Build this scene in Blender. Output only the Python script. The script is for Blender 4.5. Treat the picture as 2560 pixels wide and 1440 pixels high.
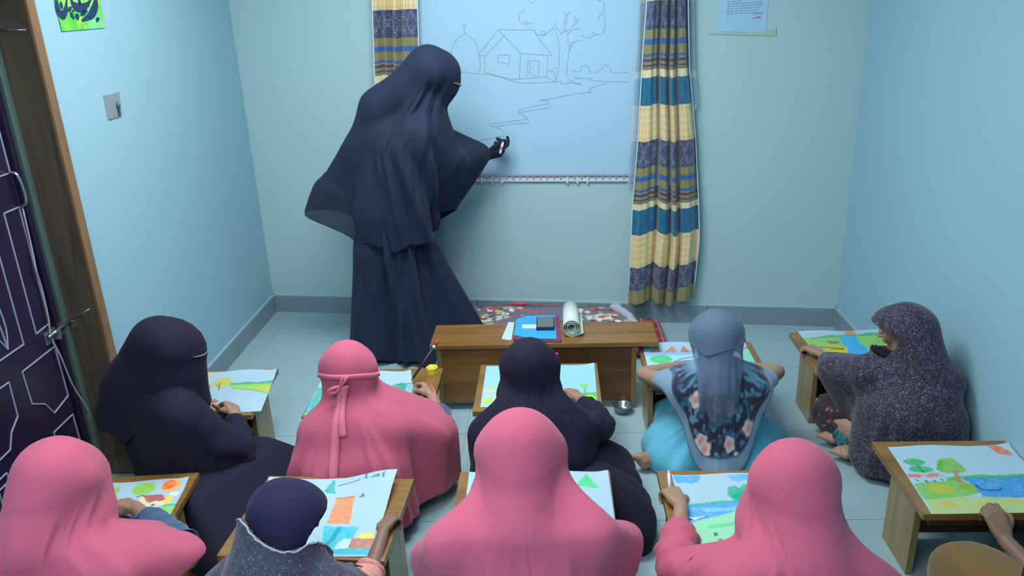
import bpy, bmesh, math, random
import numpy as np
from mathutils import Vector, Matrix

for o in list(bpy.data.objects): bpy.data.objects.remove(o, do_unlink=True)
scn = bpy.context.scene
COL = scn.collection
rng = np.random.default_rng(7)
random.seed(7)

# ------------------------------------------------------------------ camera, world, lamps, exposure
EYE = 1.8
cam_d = bpy.data.cameras.new('camera'); cam = bpy.data.objects.new('camera', cam_d); COL.objects.link(cam)
cam_d.sensor_width = 36; cam_d.lens = 36 * 1990.1 / 2560; cam_d.clip_start = 0.02
cam.matrix_world = Matrix([[0.998326, 0.020555, 0.054058, 0], [0.043474, 0.349726, -0.935843, 0], [-0.038142, 0.936627, 0.348247, 1.8], [0, 0, 0, 1]])
scn.camera = cam
scn.view_settings.view_transform = 'Standard'; scn.view_settings.look = 'None'
scn.view_settings.gamma = 1; scn.view_settings.use_curve_mapping = False
scn.view_settings.exposure = 0.0
w = bpy.data.worlds.new('world'); scn.world = w; w.use_nodes = True
w.node_tree.nodes['Background'].inputs[0].default_value = (.6, .8, 1, 1)
w.node_tree.nodes['Background'].inputs[1].default_value = 0.05

def area(name, loc, rot, sx, sy, power, col):
    d = bpy.data.lights.new(name, 'AREA'); d.shape = 'RECTANGLE'; d.size = sx; d.size_y = sy; d.energy = power; d.color = col
    o = bpy.data.objects.new(name, d); COL.objects.link(o); o.location = loc; o.rotation_euler = rot; return o
area('ceiling_lamp_light', (-.45, 2.85, 2.60), (0, 0, 0), 1.2, .9, 60, (.97, 1, 1))
area('ceiling_lamp_light', (-.7, .5, 2.60), (0, 0, 0), 1.7, 1.5, 50, (.97, 1, 1))

# ------------------------------------------------------------------ helpers
def lin(c):
    c = np.array(c, float) / 255
    return tuple(np.where(c <= .04045, c / 12.92, ((c + .055) / 1.055) ** 2.4))
def smooth(a, b, x):
    t = np.clip((x - a) / (b - a), 0, 1); return t * t * (3 - 2 * t)

def new_mat(name):
    m = bpy.data.materials.new(name); m.use_nodes = True
    nt = m.node_tree; return m, nt, nt.nodes['Principled BSDF']
def nd(nt, t, **kw):
    n = nt.nodes.new(t)
    for k, v in kw.items():
        if k in n.inputs: n.inputs[k].default_value = v
        else: setattr(n, k, v)
    return n
def coords(nt, scale=(1, 1, 1)):
    tc = nd(nt, 'ShaderNodeTexCoord'); mp = nd(nt, 'ShaderNodeMapping'); mp.inputs['Scale'].default_value = scale
    nt.links.new(tc.outputs['Object'], mp.inputs['Vector']); return mp.outputs['Vector']
def mixrgb(nt, fac, a, b):
    n = nd(nt, 'ShaderNodeMix', data_type='RGBA')
    for sock, val in ((n.inputs[0], fac), (n.inputs[6], a), (n.inputs[7], b)):
        if isinstance(val, bpy.types.NodeSocket): nt.links.new(val, sock)
        elif isinstance(val, (int, float)): sock.default_value = val
        else: sock.default_value = (*val, 1)
    return n.outputs[2]
def bump(nt, p, h, strength, dist=.01):
    b = nd(nt, 'ShaderNodeBump'); b.inputs['Strength'].default_value = strength; b.inputs['Distance'].default_value = dist
    nt.links.new(h, b.inputs['Height']); nt.links.new(b.outputs[0], p.inputs['Normal'])
def plain(name, rgb, rough=.5, metal=0, var=.06, scale=6, bmp=0, bscale=80, spec=.5, sheen=0, coat=0):
    m, nt, p = new_mat(name)
    c = np.array(lin(rgb)); v = coords(nt)
    n = nd(nt, 'ShaderNodeTexNoise', Scale=scale, Detail=4.0); nt.links.new(v, n.inputs['Vector'])
    nt.links.new(mixrgb(nt, n.outputs['Fac'], tuple(c * (1 - var)), tuple(np.minimum(c * (1 + var), 1))), p.inputs['Base Color'])
    p.inputs['Roughness'].default_value = rough; p.inputs['Metallic'].default_value = metal
    p.inputs['Specular IOR Level'].default_value = spec
    if sheen: p.inputs['Sheen Weight'].default_value = sheen; p.inputs['Sheen Roughness'].default_value = .4
    if coat: p.inputs['Coat Weight'].default_value = coat; p.inputs['Coat Roughness'].default_value = .1
    if bmp:
        n2 = nd(nt, 'ShaderNodeTexNoise', Scale=bscale, Detail=3.0); nt.links.new(v, n2.inputs['Vector']); bump(nt, p, n2.outputs['Fac'], bmp)
    return m
def fabric(name, rgb, rough=.85, sheen=.25, var=.05, bmp=.25, alpha=1):
    m, nt, p = new_mat(name); c = np.array(lin(rgb)); v = coords(nt)
    n = nd(nt, 'ShaderNodeTexNoise', Scale=9.0, Detail=5.0); nt.links.new(v, n.inputs['Vector'])
    nt.links.new(mixrgb(nt, n.outputs['Fac'], tuple(c * (1 - var)), tuple(np.minimum(c * (1 + var), 1))), p.inputs['Base Color'])
    n2 = nd(nt, 'ShaderNodeTexNoise', Scale=220.0, Detail=2.0, Roughness=.5); nt.links.new(v, n2.inputs['Vector'])
    bump(nt, p, n2.outputs['Fac'], bmp, .004)
    p.inputs['Roughness'].default_value = rough; p.inputs['Specular IOR Level'].default_value = .2
    p.inputs['Sheen Weight'].default_value = sheen; p.inputs['Sheen Roughness'].default_value = .5
    p.inputs['Alpha'].default_value = alpha
    return m
def wood(name, light, dark, axis=0, rough=.35, coat=.25):
    m, nt, p = new_mat(name); s = [14, 14, 14]; s[axis] = 1.1
    v = coords(nt, s)
    n = nd(nt, 'ShaderNodeTexNoise', Scale=1.6, Detail=6.0, Roughness=.6, Distortion=.8); nt.links.new(v, n.inputs['Vector'])
    s2 = [90, 90, 90]; s2[axis] = 3
    v2 = coords(nt, s2); n2 = nd(nt, 'ShaderNodeTexNoise', Scale=1.5, Detail=3.0); nt.links.new(v2, n2.inputs['Vector'])
    r = nd(nt, 'ShaderNodeValToRGB'); r.color_ramp.elements[0].position = .32; r.color_ramp.elements[1].position = .68
    r.color_ramp.elements[0].color = (*lin(dark), 1); r.color_ramp.elements[1].color = (*lin(light), 1)
    nt.links.new(n.outputs['Fac'], r.inputs[0])
    c2 = mixrgb(nt, n2.outputs['Fac'], tuple(np.array(lin(dark)) * .85), lin(light))
    nt.links.new(mixrgb(nt, .3, r.outputs[0], c2), p.inputs['Base Color'])
    bump(nt, p, n2.outputs['Fac'], .06, .005)
    p.inputs['Roughness'].default_value = rough; p.inputs['Coat Weight'].default_value = coat; p.inputs['Coat Roughness'].default_value = .25
    return m
def vcol(name, rough=.7, spec=.3, sheen=0, alpha=1, bmp=0, bscale=60):
    m, nt, p = new_mat(name)
    a = nd(nt, 'ShaderNodeVertexColor', layer_name='Col'); nt.links.new(a.outputs['Color'], p.inputs['Base Color'])
    p.inputs['Roughness'].default_value = rough; p.inputs['Specular IOR Level'].default_value = spec
    p.inputs['Sheen Weight'].default_value = sheen; p.inputs['Alpha'].default_value = alpha
    if bmp:
        n2 = nd(nt, 'ShaderNodeTexNoise', Scale=bscale, Detail=3.0); nt.links.new(coords(nt), n2.inputs['Vector']); bump(nt, p, n2.outputs['Fac'], bmp)
    return m

def tag(o, label=None, cat=None, group=None, kind=None):
    if label: o['label'] = label
    if cat: o['category'] = cat
    if group: o['group'] = group
    if kind: o['kind'] = kind
    return o
def thing(name, loc, label, cat, group=None, rz=0):
    o = bpy.data.objects.new(name, None); COL.objects.link(o); o.location = loc; o.rotation_euler = (0, 0, rz)
    o.empty_display_size = .05
    return tag(o, label, cat, group)
def obj(name, verts, faces, mat, parent=None, world=True, sm=True, col=None, solid=0, label=None):
    """one mesh object; verts in world coordinates are made local to the root they hang from"""
    me = bpy.data.meshes.new(name)
    verts = np.array(verts, float)
    if parent is not None and world:
        r = parent
        off = np.array(r.location)
        while r.parent is not None:
            r = r.parent; off = off + np.array(r.location)
        verts = verts - off
    me.from_pydata(verts.tolist(), [], [tuple(f) for f in faces]); me.validate()
    if sm: me.polygons.foreach_set('use_smooth', [True] * len(me.polygons))
    if col is not None:
        ca = me.color_attributes.new('Col', 'FLOAT_COLOR', 'POINT')
        c4 = np.ones((len(verts), 4)); c4[:, :3] = col; ca.data.foreach_set('color', c4.ravel())
    me.update()
    o = bpy.data.objects.new(name, me); COL.objects.link(o)
    if mat: me.materials.append(mat)
    if parent is not None: o.parent = parent
    if solid:
        s = o.modifiers.new('thickness', 'SOLIDIFY'); s.thickness = solid; s.offset = -1
    if label: o['label'] = label
    return o
def from_bm(name, bm, mat, parent=None, world=True, sm=False, label=None):
    bm.verts.ensure_lookup_table()
    v = [tuple(x.co) for x in bm.verts]; bm.verts.index_update()
    f = [[x.index for x in fc.verts] for fc in bm.faces]; bm.free()
    return obj(name, v, f, mat, parent, world, sm, label=label)
def box_bm(c, s, bev=.003, bm=None, rot=None):
    b2 = bmesh.new(); bmesh.ops.create_cube(b2, size=1)
    for v in b2.verts: v.co = Vector((v.co.x * s[0], v.co.y * s[1], v.co.z * s[2]))
    if bev: bmesh.ops.bevel(b2, geom=b2.edges[:], offset=min(bev, min(s) * .45), segments=2, affect='EDGES', profile=.6)
    M = Matrix.Translation(c)
    if rot is not None: M = M @ rot
    b2.transform(M)
    if bm is None: return b2
    me = bpy.data.meshes.new('tmp'); b2.to_mesh(me); b2.free(); bm.from_mesh(me); bpy.data.meshes.remove(me); return bm
def box(name, c, s, mat, parent=None, bev=.003, world=True, rot=None, label=None):
    return from_bm(name, box_bm(c, s, bev, rot=rot), mat, parent, world, label=label)
def frames(path):
    P = np.array(path, float); T = np.gradient(P, axis=0); T /= np.linalg.norm(T, axis=1)[:, None] + 1e-9
    up = np.array([0, 0, 1.]) if abs(T[0][2]) < .9 else np.array([1., 0, 0]); N = []
    for t in T:
        n = up - t * (up @ t); n /= np.linalg.norm(n) + 1e-9; N.append(n); up = n
    return P, T, np.array(N)
def tube_vf(path, rad, n=10, cap=True, folds=0, seed=0):
    P, T, N = frames(path); rad = np.broadcast_to(np.array(rad, float), (len(P),)); B = np.cross(T, N)
    a = np.linspace(0, 2 * np.pi, n, endpoint=False); V = []
    r0 = np.random.default_rng(seed); ph = r0.uniform(0, 6, 6)
    for i in range(len(P)):
        rr = rad[i] * (1 + folds * (np.sin(3 * a + ph[0] + i * .9) + .6 * np.sin(5 * a + ph[1] - i * 1.3) + np.sin(i * 1.9 + ph[2] + a)))
        V.append(P[i] + np.cos(a)[:, None] * N[i] * rr[:, None] + np.sin(a)[:, None] * B[i] * rr[:, None])
    V = np.concatenate(V); F = []
    for i in range(len(P) - 1):
        for j in range(n):
            k = (j + 1) % n; F.append((i * n + j, i * n + k, (i + 1) * n + k, (i + 1) * n + j))
    if cap: F.append(tuple(range(n))[::-1]); F.append(tuple(range((len(P) - 1) * n, len(P) * n)))
    return V, F
def tube(name, path, rad, mat, parent=None, n=10, cap=True, folds=0, seed=0, world=True, solid=0, label=None):
    V, F = tube_vf(path, rad, n, cap, folds, seed); return obj(name, V, F, mat, parent, world, True, solid=solid, label=label)
def spline(pts, n=24):
    P = np.array(pts, float)
    if len(P) == 2: return P[0] + (P[1] - P[0]) * np.linspace(0, 1, n)[:, None]
    Q = np.vstack([2 * P[0] - P[1], P, 2 * P[-1] - P[-2]]); out = []; m = len(P) - 1
    for t in np.linspace(0, m - 1e-6, n):
        i = int(t); u = t - i; a, b, c, d = Q[i], Q[i + 1], Q[i + 2], Q[i + 3]
        out.append(.5 * (2 * b + (c - a) * u + (2 * a - 5 * b + 4 * c - d) * u * u + (3 * b - a - 3 * c + d) * u ** 3))
    return np.array(out)
def grid_faces(nr, nc, wrap=False):
    F = []; cc = nc if wrap else nc - 1
    for i in range(nr - 1):
        for j in range(cc):
            k = (j + 1) % nc; F.append((i * nc + j, i * nc + k, (i + 1) * nc + k, (i + 1) * nc + j))
    return F

# ------------------------------------------------------------------ painting on vertex grids
def vnoise(U, V, seed):
    r = np.random.default_rng(seed); G = r.random((64, 64))
    x = U % 63; y = V % 63; i = x.astype(int); j = y.astype(int); fx = x - i; fy = y - j
    fx = fx * fx * (3 - 2 * fx); fy = fy * fy * (3 - 2 * fy)
    return (G[i, j] * (1 - fx) + G[i + 1, j] * fx) * (1 - fy) + (G[i, j + 1] * (1 - fx) + G[i + 1, j + 1] * fx) * fy
def seg_dist(U, V, pts, asp):
    d = np.full(U.shape, 9.)
    for (a, b), (c, e) in zip(pts[:-1], pts[1:]):
        bx, by = c - a, (e - b) * asp; L = bx * bx + by * by + 1e-12; px, py = U - a, (V - b) * asp
        h = np.clip((px * bx + py * by) / L, 0, 1); d = np.minimum(d, np.hypot(px - h * bx, py - h * by))
    return d
def in_poly(U, V, pts):
    ins = np.zeros(U.shape, bool); n = len(pts)
    for i in range(n):
        x1, y1 = pts[i]; x2, y2 = pts[(i + 1) % n]
        c = ((y1 > V) != (y2 > V)) & (U < (x2 - x1) * (V - y1) / (y2 - y1 + 1e-12) + x1); ins ^= c
    return ins
def paint(U, V, ops, base, asp, seed=1):
    C = np.ones(U.shape + (3,)) * np.array(lin(base))
    wu = U + .012 * (vnoise(U * 40, V * 40, seed) - .5); wv = V + .014 * (vnoise(U * 40 + 9, V * 40, seed + 1) - .5)
    for k, op in enumerate(ops):
        kind, pts, colr = op[0], op[1], np.array(lin(op[2])); al = op[3] if len(op) > 3 else .9
        if kind == 'e':
            cu, cv, ru, rv = pts; m = smooth(1.06, .9, np.hypot((wu - cu) / ru, (wv - cv) / rv))
        elif kind == 'p':
            m = np.maximum(in_poly(wu, wv, pts).astype(float), smooth(.008, .002, seg_dist(wu, wv, pts + pts[:1], asp)))
        else:
            wd = op[3]; al = op[4] if len(op) > 4 else .85; m = smooth(wd * 1.3, wd * .6, seg_dist(U, V, pts, asp))
        if kind != 'l':
            th = 40 + 25 * (k % 4)
            cr = vnoise(U * 22 + V * th, V * 60 - U * 30, seed + 3 + k); m = m * al * (.72 + .28 * smooth(.15, .6, cr))
        else: m = m * al
        C = C * (1 - m[..., None]) + colr * m[..., None]
    return C
MAT_PAPER = vcol('painted_paper', .75, .25)
def sheet(name, label, c4, z, ops, lift=None, seed=1, n=(170, 136), base=(166, 196, 212), group='drawing sheets on the low desks', cat='drawing', mat=None):
    """a sheet of drawing paper lying at height z; corners far-left, far-right, near-right, near-left"""
    u = np.linspace(0, 1, n[0]); v = np.linspace(0, 1, n[1]); U, V = np.meshgrid(u, v)
    c = np.array(c4, float)
    XY = (c[0] * ((1 - U) * (1 - V))[..., None] + c[1] * (U * (1 - V))[..., None] + c[2] * (U * V)[..., None] + c[3] * ((1 - U) * V)[..., None])
    Z = z + .0012 + .0012 * np.sin(U * 5 + seed) * np.sin(V * 4 + seed * 2) + .003 * np.maximum(0, .05 - V) / .05 * (1 + np.sin(U * 9 + seed))
    if lift is not None: Z = Z + lift(U, V)
    asp = np.linalg.norm(c[3] - c[0]) / np.linalg.norm(c[1] - c[0])
    C = paint(U, V, ops, base, asp, seed)
    P = np.dstack([XY, Z]).reshape(-1, 3); ctr = c.mean(0)
    loc = (ctr[0], ctr[1], z)
    o = obj(name, P - np.array(loc), grid_faces(n[1], n[0])[::1], mat or MAT_PAPER, None, col=C.reshape(-1, 3), solid=.0008)
    o.location = loc; o.modifiers[0].offset = 1
    return tag(o, label, cat, group)

# ------------------------------------------------------------------ materials
M = {}
M['wall_cream'] = plain('wall_paint_cream', (168, 200, 204), .75, var=.025, scale=1.2, bmp=.04, bscale=40, spec=.2)
M['wall_blue'] = plain('wall_paint_pale_blue', (148, 188, 204), .75, var=.03, scale=1.2, bmp=.04, bscale=40, spec=.2)
M['ceiling'] = plain('ceiling_white', (200, 216, 222), .9)
M['tile'] = plain('floor_tile', (150, 178, 186), .16, var=.04, scale=2.5, spec=.5)
M['grout'] = plain('grout', (120, 146, 156), .8)
M['base_tile'] = plain('baseboard_tile', (126, 146, 158), .3, var=.08, scale=4, spec=.4)
M['base_cap'] = plain('baseboard_cement', (160, 190, 200), .7)
M['wood'] = wood('desk_wood', (152, 118, 66), (114, 82, 42), 0)
M['wood_v'] = wood('desk_wood_upright', (160, 138, 88), (128, 106, 62), 2)
M['wood_d'] = wood('desk_wood_dark', (120, 80, 42), (86, 54, 28), 0)
M['wood_bench'] = wood('bench_wood', (150, 110, 54), (106, 70, 30), 0)
M['wood_jamb'] = wood('jamb_wood', (104, 92, 72), (62, 52, 44), 2, .5)
M['wood_trim'] = wood('trim_wood', (146, 112, 78), (112, 82, 56), 2, .5)
M['door'] = plain('door_paint', (38, 28, 52), .35, var=.2, scale=5, spec=.4)
M['door_line'] = plain('door_line_paint', (140, 150, 176), .4)
M['steel_frame'] = plain('steel_angle_paint', (84, 106, 104), .45, var=.12)
M['steel'] = plain('steel', (170, 180, 188), .25, metal=.9)
M['string'] = plain('string', (150, 150, 160), .9)
M['board'] = plain('whiteboard', (164, 203, 227), .22, var=.01, spec=.5)
M['alu'] = plain('aluminium', (168, 184, 196), .35, metal=.3)
M['marker_ink'] = plain('marker_ink', (122, 150, 172), .6)
M['marker_ink_warm'] = plain('marker_ink_warm', (138, 152, 160), .6)
M['red_print'] = plain('red_print', (190, 100, 120), .6)
M['white'] = plain('white_plastic', (205, 222, 232), .4)
M['grey_plate'] = plain('hook_plate', (138, 150, 154), .4)
M['grey_hook'] = plain('hook_grey', (92, 104, 110), .35, metal=.4)
M['tape'] = plain('yellow_tape', (158, 192, 176), .5)
M['notice'] = plain('notice_paper', (158, 200, 226), .7)
M['skin'] = plain('skin', (160, 128, 108), .5, var=.05, scale=20, bmp=.08, bscale=120, spec=.35)
M['skin_d'] = plain('skin_dark', (128, 102, 88), .5, var=.05, scale=20, bmp=.08, bscale=120, spec=.35)
M['eye'] = plain('eye_white', (215, 215, 215), .2); M['iris'] = plain('iris_brown', (30, 20, 16), .15)
M['brow'] = plain('brow_hair', (28, 22, 22), .8); M['lip'] = plain('lip', (150, 90, 84), .5); M['nail'] = plain('nail', (190, 150, 140), .3)
M['pink'] = fabric('pink_cloth', (192, 92, 120), .8, .12)
M['black'] = fabric('black_cloth', (30, 28, 48), .8, .03)
M['black_t'] = fabric('black_cloth_teacher', (32, 42, 64), .8, .03)
M['chiffon'] = fabric('black_chiffon', (40, 52, 70), .8, .05, alpha=.72)
M['navy'] = fabric('navy_cloth', (33, 34, 66), .8, .05)
M['blue_cuff'] = fabric('blue_cuff_cloth', (58, 88, 122), .8, .3)
M['mustard'] = fabric('mustard_cloth', (116, 92, 50), .8, .3)
M['brown_dark'] = fabric('dark_brown_cloth', (30, 22, 28), .8, .03)
M['turq'] = fabric('turquoise_cloth', (96, 176, 204), .8, .1)
M['veil_rim'] = fabric('veil_rim', (128, 120, 134), .7, .1)
M['teal'] = fabric('teal_cloth', (36, 112, 124), .75, .3)
M['glove'] = fabric('glove_cloth', (28, 38, 54), .8, .03)
M['salmon'] = fabric('salmon_cloth', (214, 150, 140), .8, .3)
M['veil'] = fabric('grey_blue_chiffon', (108, 130, 156), .6, .15, alpha=.5)
M['shawl'] = vcol('flower_shawl', .7, .25, .3)
M['henna'] = plain('henna', (186, 104, 88), .6)

def speckle(name, base, spot, scale, thr, spot2=None):
    m, nt, p = new_mat(name); v = coords(nt)
    vo = nd(nt, 'ShaderNodeTexVoronoi', Scale=scale); nt.links.new(v, vo.inputs['Vector'])
    r = nd(nt, 'ShaderNodeValToRGB'); r.color_ramp.elements[0].position = thr; r.color_ramp.elements[1].position = thr + .06
    r.color_ramp.elements[0].color = (1, 1, 1, 1); r.color_ramp.elements[1].color = (0, 0, 0, 1)
    nt.links.new(vo.outputs['Distance'], r.inputs[0])
    n = nd(nt, 'ShaderNodeTexNoise', Scale=scale * .22, Detail=5.0, Roughness=.7); nt.links.new(v, n.inputs['Vector'])
    r2 = nd(nt, 'ShaderNodeValToRGB'); r2.color_ramp.elements[0].position = .5; r2.color_ramp.elements[1].position = .58
    nt.links.new(n.outputs['Fac'], r2.inputs[0])
    bcol = mixrgb(nt, r2.outputs[0], lin(base), lin(spot2 or base))
    mul = nd(nt, 'ShaderNodeMath', operation='MULTIPLY'); nt.links.new(r.outputs[0], mul.inputs[0])
    n3 = nd(nt, 'ShaderNodeTexNoise', Scale=scale * .6, Detail=1.0); nt.links.new(v, n3.inputs['Vector'])
    r3 = nd(nt, 'ShaderNodeValToRGB'); r3.color_ramp.elements[0].position = .42; r3.color_ramp.elements[1].position = .55
    nt.links.new(n3.outputs['Fac'], r3.inputs[0]); nt.links.new(r3.outputs[0], mul.inputs[1])
    nt.links.new(mixrgb(nt, mul.outputs[0], bcol, lin(spot)), p.inputs['Base Color'])
    p.inputs['Roughness'].default_value = .8; p.inputs['Sheen Weight'].default_value = .2
    return m
M['print'] = speckle('speckled_print', (36, 31, 48), (150, 156, 178), 200, .26, (60, 53, 74))
M['denim'] = speckle('dark_woven_print', (54, 58, 80), (112, 136, 160), 160, .22, (44, 46, 64))
M['trouser'] = speckle('dark_flower_trousers', (40, 28, 40), (160, 84, 70), 45, .25, (56, 36, 44))

# ------------------------------------------------------------------ room shell
XL, XR, YB, SK, CH, YF = -1.7385, 1.5413, 4.3157, .1191, 2.7, -.6
def yb(x): return YB - SK * x
ANG = -math.atan(SK)                       # the back wall is not quite square to the side walls
WB = Matrix.Rotation(ANG, 4, 'Z')
def struct(o): o['kind'] = 'structure'; return o
def bw(s, z, off=0):                       # point on the back wall: x, height, distance in front
    n = np.array([SK, 1.]) / math.hypot(SK, 1); return np.array([s - n[0] * off, yb(s) - n[1] * off, z])

def prism(name, poly, z0, z1, mat, parent=None):
    n = len(poly); V = [(x, y, z0) for x, y in poly] + [(x, y, z1) for x, y in poly]
    F = [tuple(range(n))[::-1], tuple(range(n, 2 * n))] + [(i, (i + 1) % n, n + (i + 1) % n, n + i) for i in range(n)]
    return obj(name, V, F, mat, parent, sm=False)
floor = struct(thing('floor', (0, 2, 0), None, None))
prism('grout_bed', [(XL - .3, YF - .2), (XR + .2, YF - .2), (XR + .2, 4.4), (XL - .3, 4.8)], -.12, -.0015, M['grout'], floor)
T = .61; gx, gy = .207, 3.019; k = 0
for i in range(-5, 4):
    for j in range(-7, 4):
        x0, x1, y0, y1 = gx + i * T + .0012, gx + (i + 1) * T - .0012, gy + j * T + .0012, gy + (j + 1) * T - .0012
        x0, x1 = max(x0, XL - .13), min(x1, XR); y0 = max(y0, YF)
        if x1 - x0 < .03 or y1 - y0 < .03: continue
        pl = [(x0, y0), (x1, y0), (x1, min(y1, yb(x1))), (x0, min(y1, yb(x0)))]
        if pl[2][1] <= y0 + .01 or pl[3][1] <= y0 + .01: continue
        prism('tile', pl, -.012, 0, M['tile'], floor)

wl = struct(thing('wall_left', (XL, 3, 0), None, None))
prism('plaster', [(XL - .2, 2.765), (XL, 2.765), (XL, yb(XL)), (XL - .2, yb(XL - .2))], 0, CH, M['wall_blue'], wl)
prism('plaster', [(XL - .2, YF), (XL, YF), (XL, 1.72), (XL - .2, 1.72)], 0, CH, M['wall_blue'], wl)
prism('plaster', [(XL - .2, 1.72), (XL, 1.72), (XL, 2.765), (XL - .2, 2.765)], 2.1, CH, M['wall_blue'], wl)
struct(prism('wall_right', [(XR, YF), (XR + .15, YF), (XR + .15, yb(XR + .15)), (XR, yb(XR))], 0, CH, M['wall_blue']))
struct(prism('wall_back', [(XL - .2, yb(XL - .2)), (XR + .15, yb(XR + .15)), (XR + .17, yb(XR) + .15), (XL - .18, yb(XL) + .17)], 0, CH, M['wall_cream']))
struct(prism('wall_front', [(XL - .2, YF - .15), (XR + .15, YF - .15), (XR + .15, YF), (XL - .2, YF)], 0, CH, M['wall_blue']))
struct(prism('ceiling', [(XL - .2, YF - .15), (XR + .17, YF - .15), (XR + .17, 4.3), (XL - .2, 4.75)], CH, CH + .1, M['ceiling']))

# baseboards: grey skirting tiles under a thin cement lip
def baseboard(name, P, Q, nin, starts):
    P, Q = np.array(P), np.array(Q); L = np.linalg.norm(Q - P); d = (Q - P) / L; nin = np.array(nin)
    b = struct(thing(name, (*P, 0), None, None))
    for a, e in zip(starts[:-1], starts[1:]):
        a2, e2 = max(a + .0015, 0), min(e - .0015, L)
        if e2 - a2 < .02: continue
        A, E = P + d * a2, P + d * e2
        prism('tile', [tuple(A), tuple(E), tuple(E + nin * .012), tuple(A + nin * .012)], .001, .104, M['base_tile'], b)
    A, E = P, P + d * L
    prism('lip', [tuple(A), tuple(E), tuple(E + nin * .009), tuple(A + nin * .009)], .104, .1115, M['base_cap'], b)
    return b
nb = np.array([-SK, -1]) / math.hypot(SK, 1)
s0 = (XL + .453 * -1)
sb = [-1.0, -.02] + [(-.453 - XL) / math.cos(ANG) + k * .66 for k in (-1, 0, 1, 2, 3)]
baseboard('baseboard_back', (XL, yb(XL)), (XR, yb(XR)), nb, [0, .62, 1.288, 1.95, 2.61, 3.303])
baseboard('baseboard_left', (XL, 2.80), (XL, yb(XL)), (1, 0), [0, .45, 1.06, 1.8])
baseboard('baseboard_right', (XR, yb(XR)), (XR, YF), (-1, 0), [0, .6, 1.2, 1.8, 2.4, 3.0, 3.6, 4.2, 4.8])

# ------------------------------------------------------------------ door in the left wall
dr = struct(thing('door_1', (XL, 2.2, 0), None, None))
box('jamb', (XL - .075, 2.748, 1.04), (.15, .03, 2.08), M['wood_jamb'], dr, .004)
box('jamb', (XL - .075, 1.735, 1.04), (.15, .03, 2.08), M['wood_jamb'], dr, .004)
box('lintel', (XL - .075, 2.24, 2.09), (.15, 1.05, .04), M['wood_jamb'], dr, .004)
box('jamb_edge', (XL + .004, 2.752, 1.04), (.014, .046, 2.08), M['wood_trim'], dr, .004)
LX = XL - .1365
leaf = box('leaf', (LX - .012, 2.23, 1.04), (.024, .96, 2.04), M['door'], dr, .003)
box('steel_angle', (LX + .006, 2.716, 1.04), (.02, .034, 2.06), M['steel_frame'], dr, .002)
box('steel_fin', (LX + .009, 2.66, 1.04), (.016, .008, 2.04), M['door'], dr, .002)
def outline(name, pts, closed=True, r=.0032, mat='door_line'):
    p = [(LX + .002, y, z) for y, z in pts]
    if closed: p.append(p[0])
    Vs, Fs, o = [], [], 0
    for a, b in zip(p[:-1], p[1:]):
        V, F = tube_vf([a, b], r, 6); Vs.append(V); Fs += [tuple(i + o for i in f) for f in F]; o += len(V)
    return obj(name, np.concatenate(Vs), Fs, M[mat], dr, sm=False)
DL = {'A': [(2.556, 1.158), (2.639, 1.159), (2.639, .716), (2.556, .71)],
      'B': [(2.436, .617), (2.635, .624), (2.639, .415), (2.54, .395), (2.505, .452), (2.441, .487)],
      'C': [(2.51, .33), (2.637, .335), (2.642, .1), (2.51, .1)],
      'D': [(2.18, .615), (2.362, .615), (2.358, .485), (2.309, .45), (2.281, .398), (2.18, .39)],
      'E': [(2.18, .7), (2.48, .703), (2.479, 1.16), (2.18, 1.16)],
      'F': [(2.18, .3), (2.282, .305), (2.40, .2), (2.40, .1), (2.18, .1)]}
for kk, pp in DL.items(): outline('panel_outline', pp)
for kk, pp in DL.items():      # same design mirrored on the hinge side, and again above
    outline('panel_outline', [(4.46 - y if False else 4.44 - y - .0, z) for y, z in pp] if kk in 'AB' else [(y - .40, z) for y, z in pp])
for pp in ([(2.556, 1.28), (2.639, 1.28), (2.639, 1.9), (2.556, 1.9)], [(2.18, 1.28), (2.48, 1.28), (2.48, 1.9), (2.18, 1.9)], [(1.80, 1.28), (2.10, 1.28), (2.10, 1.9), (1.80, 1.9)]):
    outline('panel_outline', pp)
lf = spline([(2.40, .72), (2.418, .80), (2.40, .92), (2.34, 1.02), (2.24, 1.1)], 14); outline('leaf_outline', [tuple(a) for a in lf], False)
lf = spline([(2.40, .72), (2.39, .82), (2.35, .92), (2.28, 1.0), (2.2, 1.04)], 14); outline('leaf_outline', [tuple(a) for a in lf], False)
lf = spline([(2.40, .72), (2.35, .80), (2.28, .88), (2.18, .92)], 12); outline('leaf_outline', [tuple(a) for a in lf], False)
# hasp bolt, upper bolt, string
lt = box('latch_plate', (LX + .004, 2.655, .67), (.008, .13, .05), M['steel'], dr, .002)
tube('bolt', [(LX + .02, 2.59, .68), (LX + .02, 2.733, .69)], .007, M['steel'], lt)
box('latch_loop', (LX + .02, 2.64, .672), (.03, .012, .04), M['steel'], lt, .003)
tube('jamb_bolt', [(LX + .03, 2.7325, .69), (LX + .11, 2.7325, .735)], .003, M['steel'], dr)
box('jamb_clip', (LX + .035, 2.7305, .675), (.02, .01, .03), M['steel'], dr, .002)
tube('jamb_bolt', [(LX + .03, 2.7325, 1.746), (LX + .12, 2.7325, 1.743)], .003, M['steel'], dr)
ub = box('upper_bolt_plate', (LX + .004, 2.665, 1.745), (.008, .1, .045), M['steel'], dr, .002)
tube('bolt', [(LX + .02, 2.62, 1.75), (LX + .02, 2.733, 1.75)], .007, M['steel'], ub)
tube('pull_handle', spline([(LX + .002, 2.632, 1.285), (LX + .03, 2.634, 1.27), (LX + .032, 2.642, 1.18), (LX + .002, 2.644, 1.155)], 14), .006, M['steel'], dr)
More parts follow.
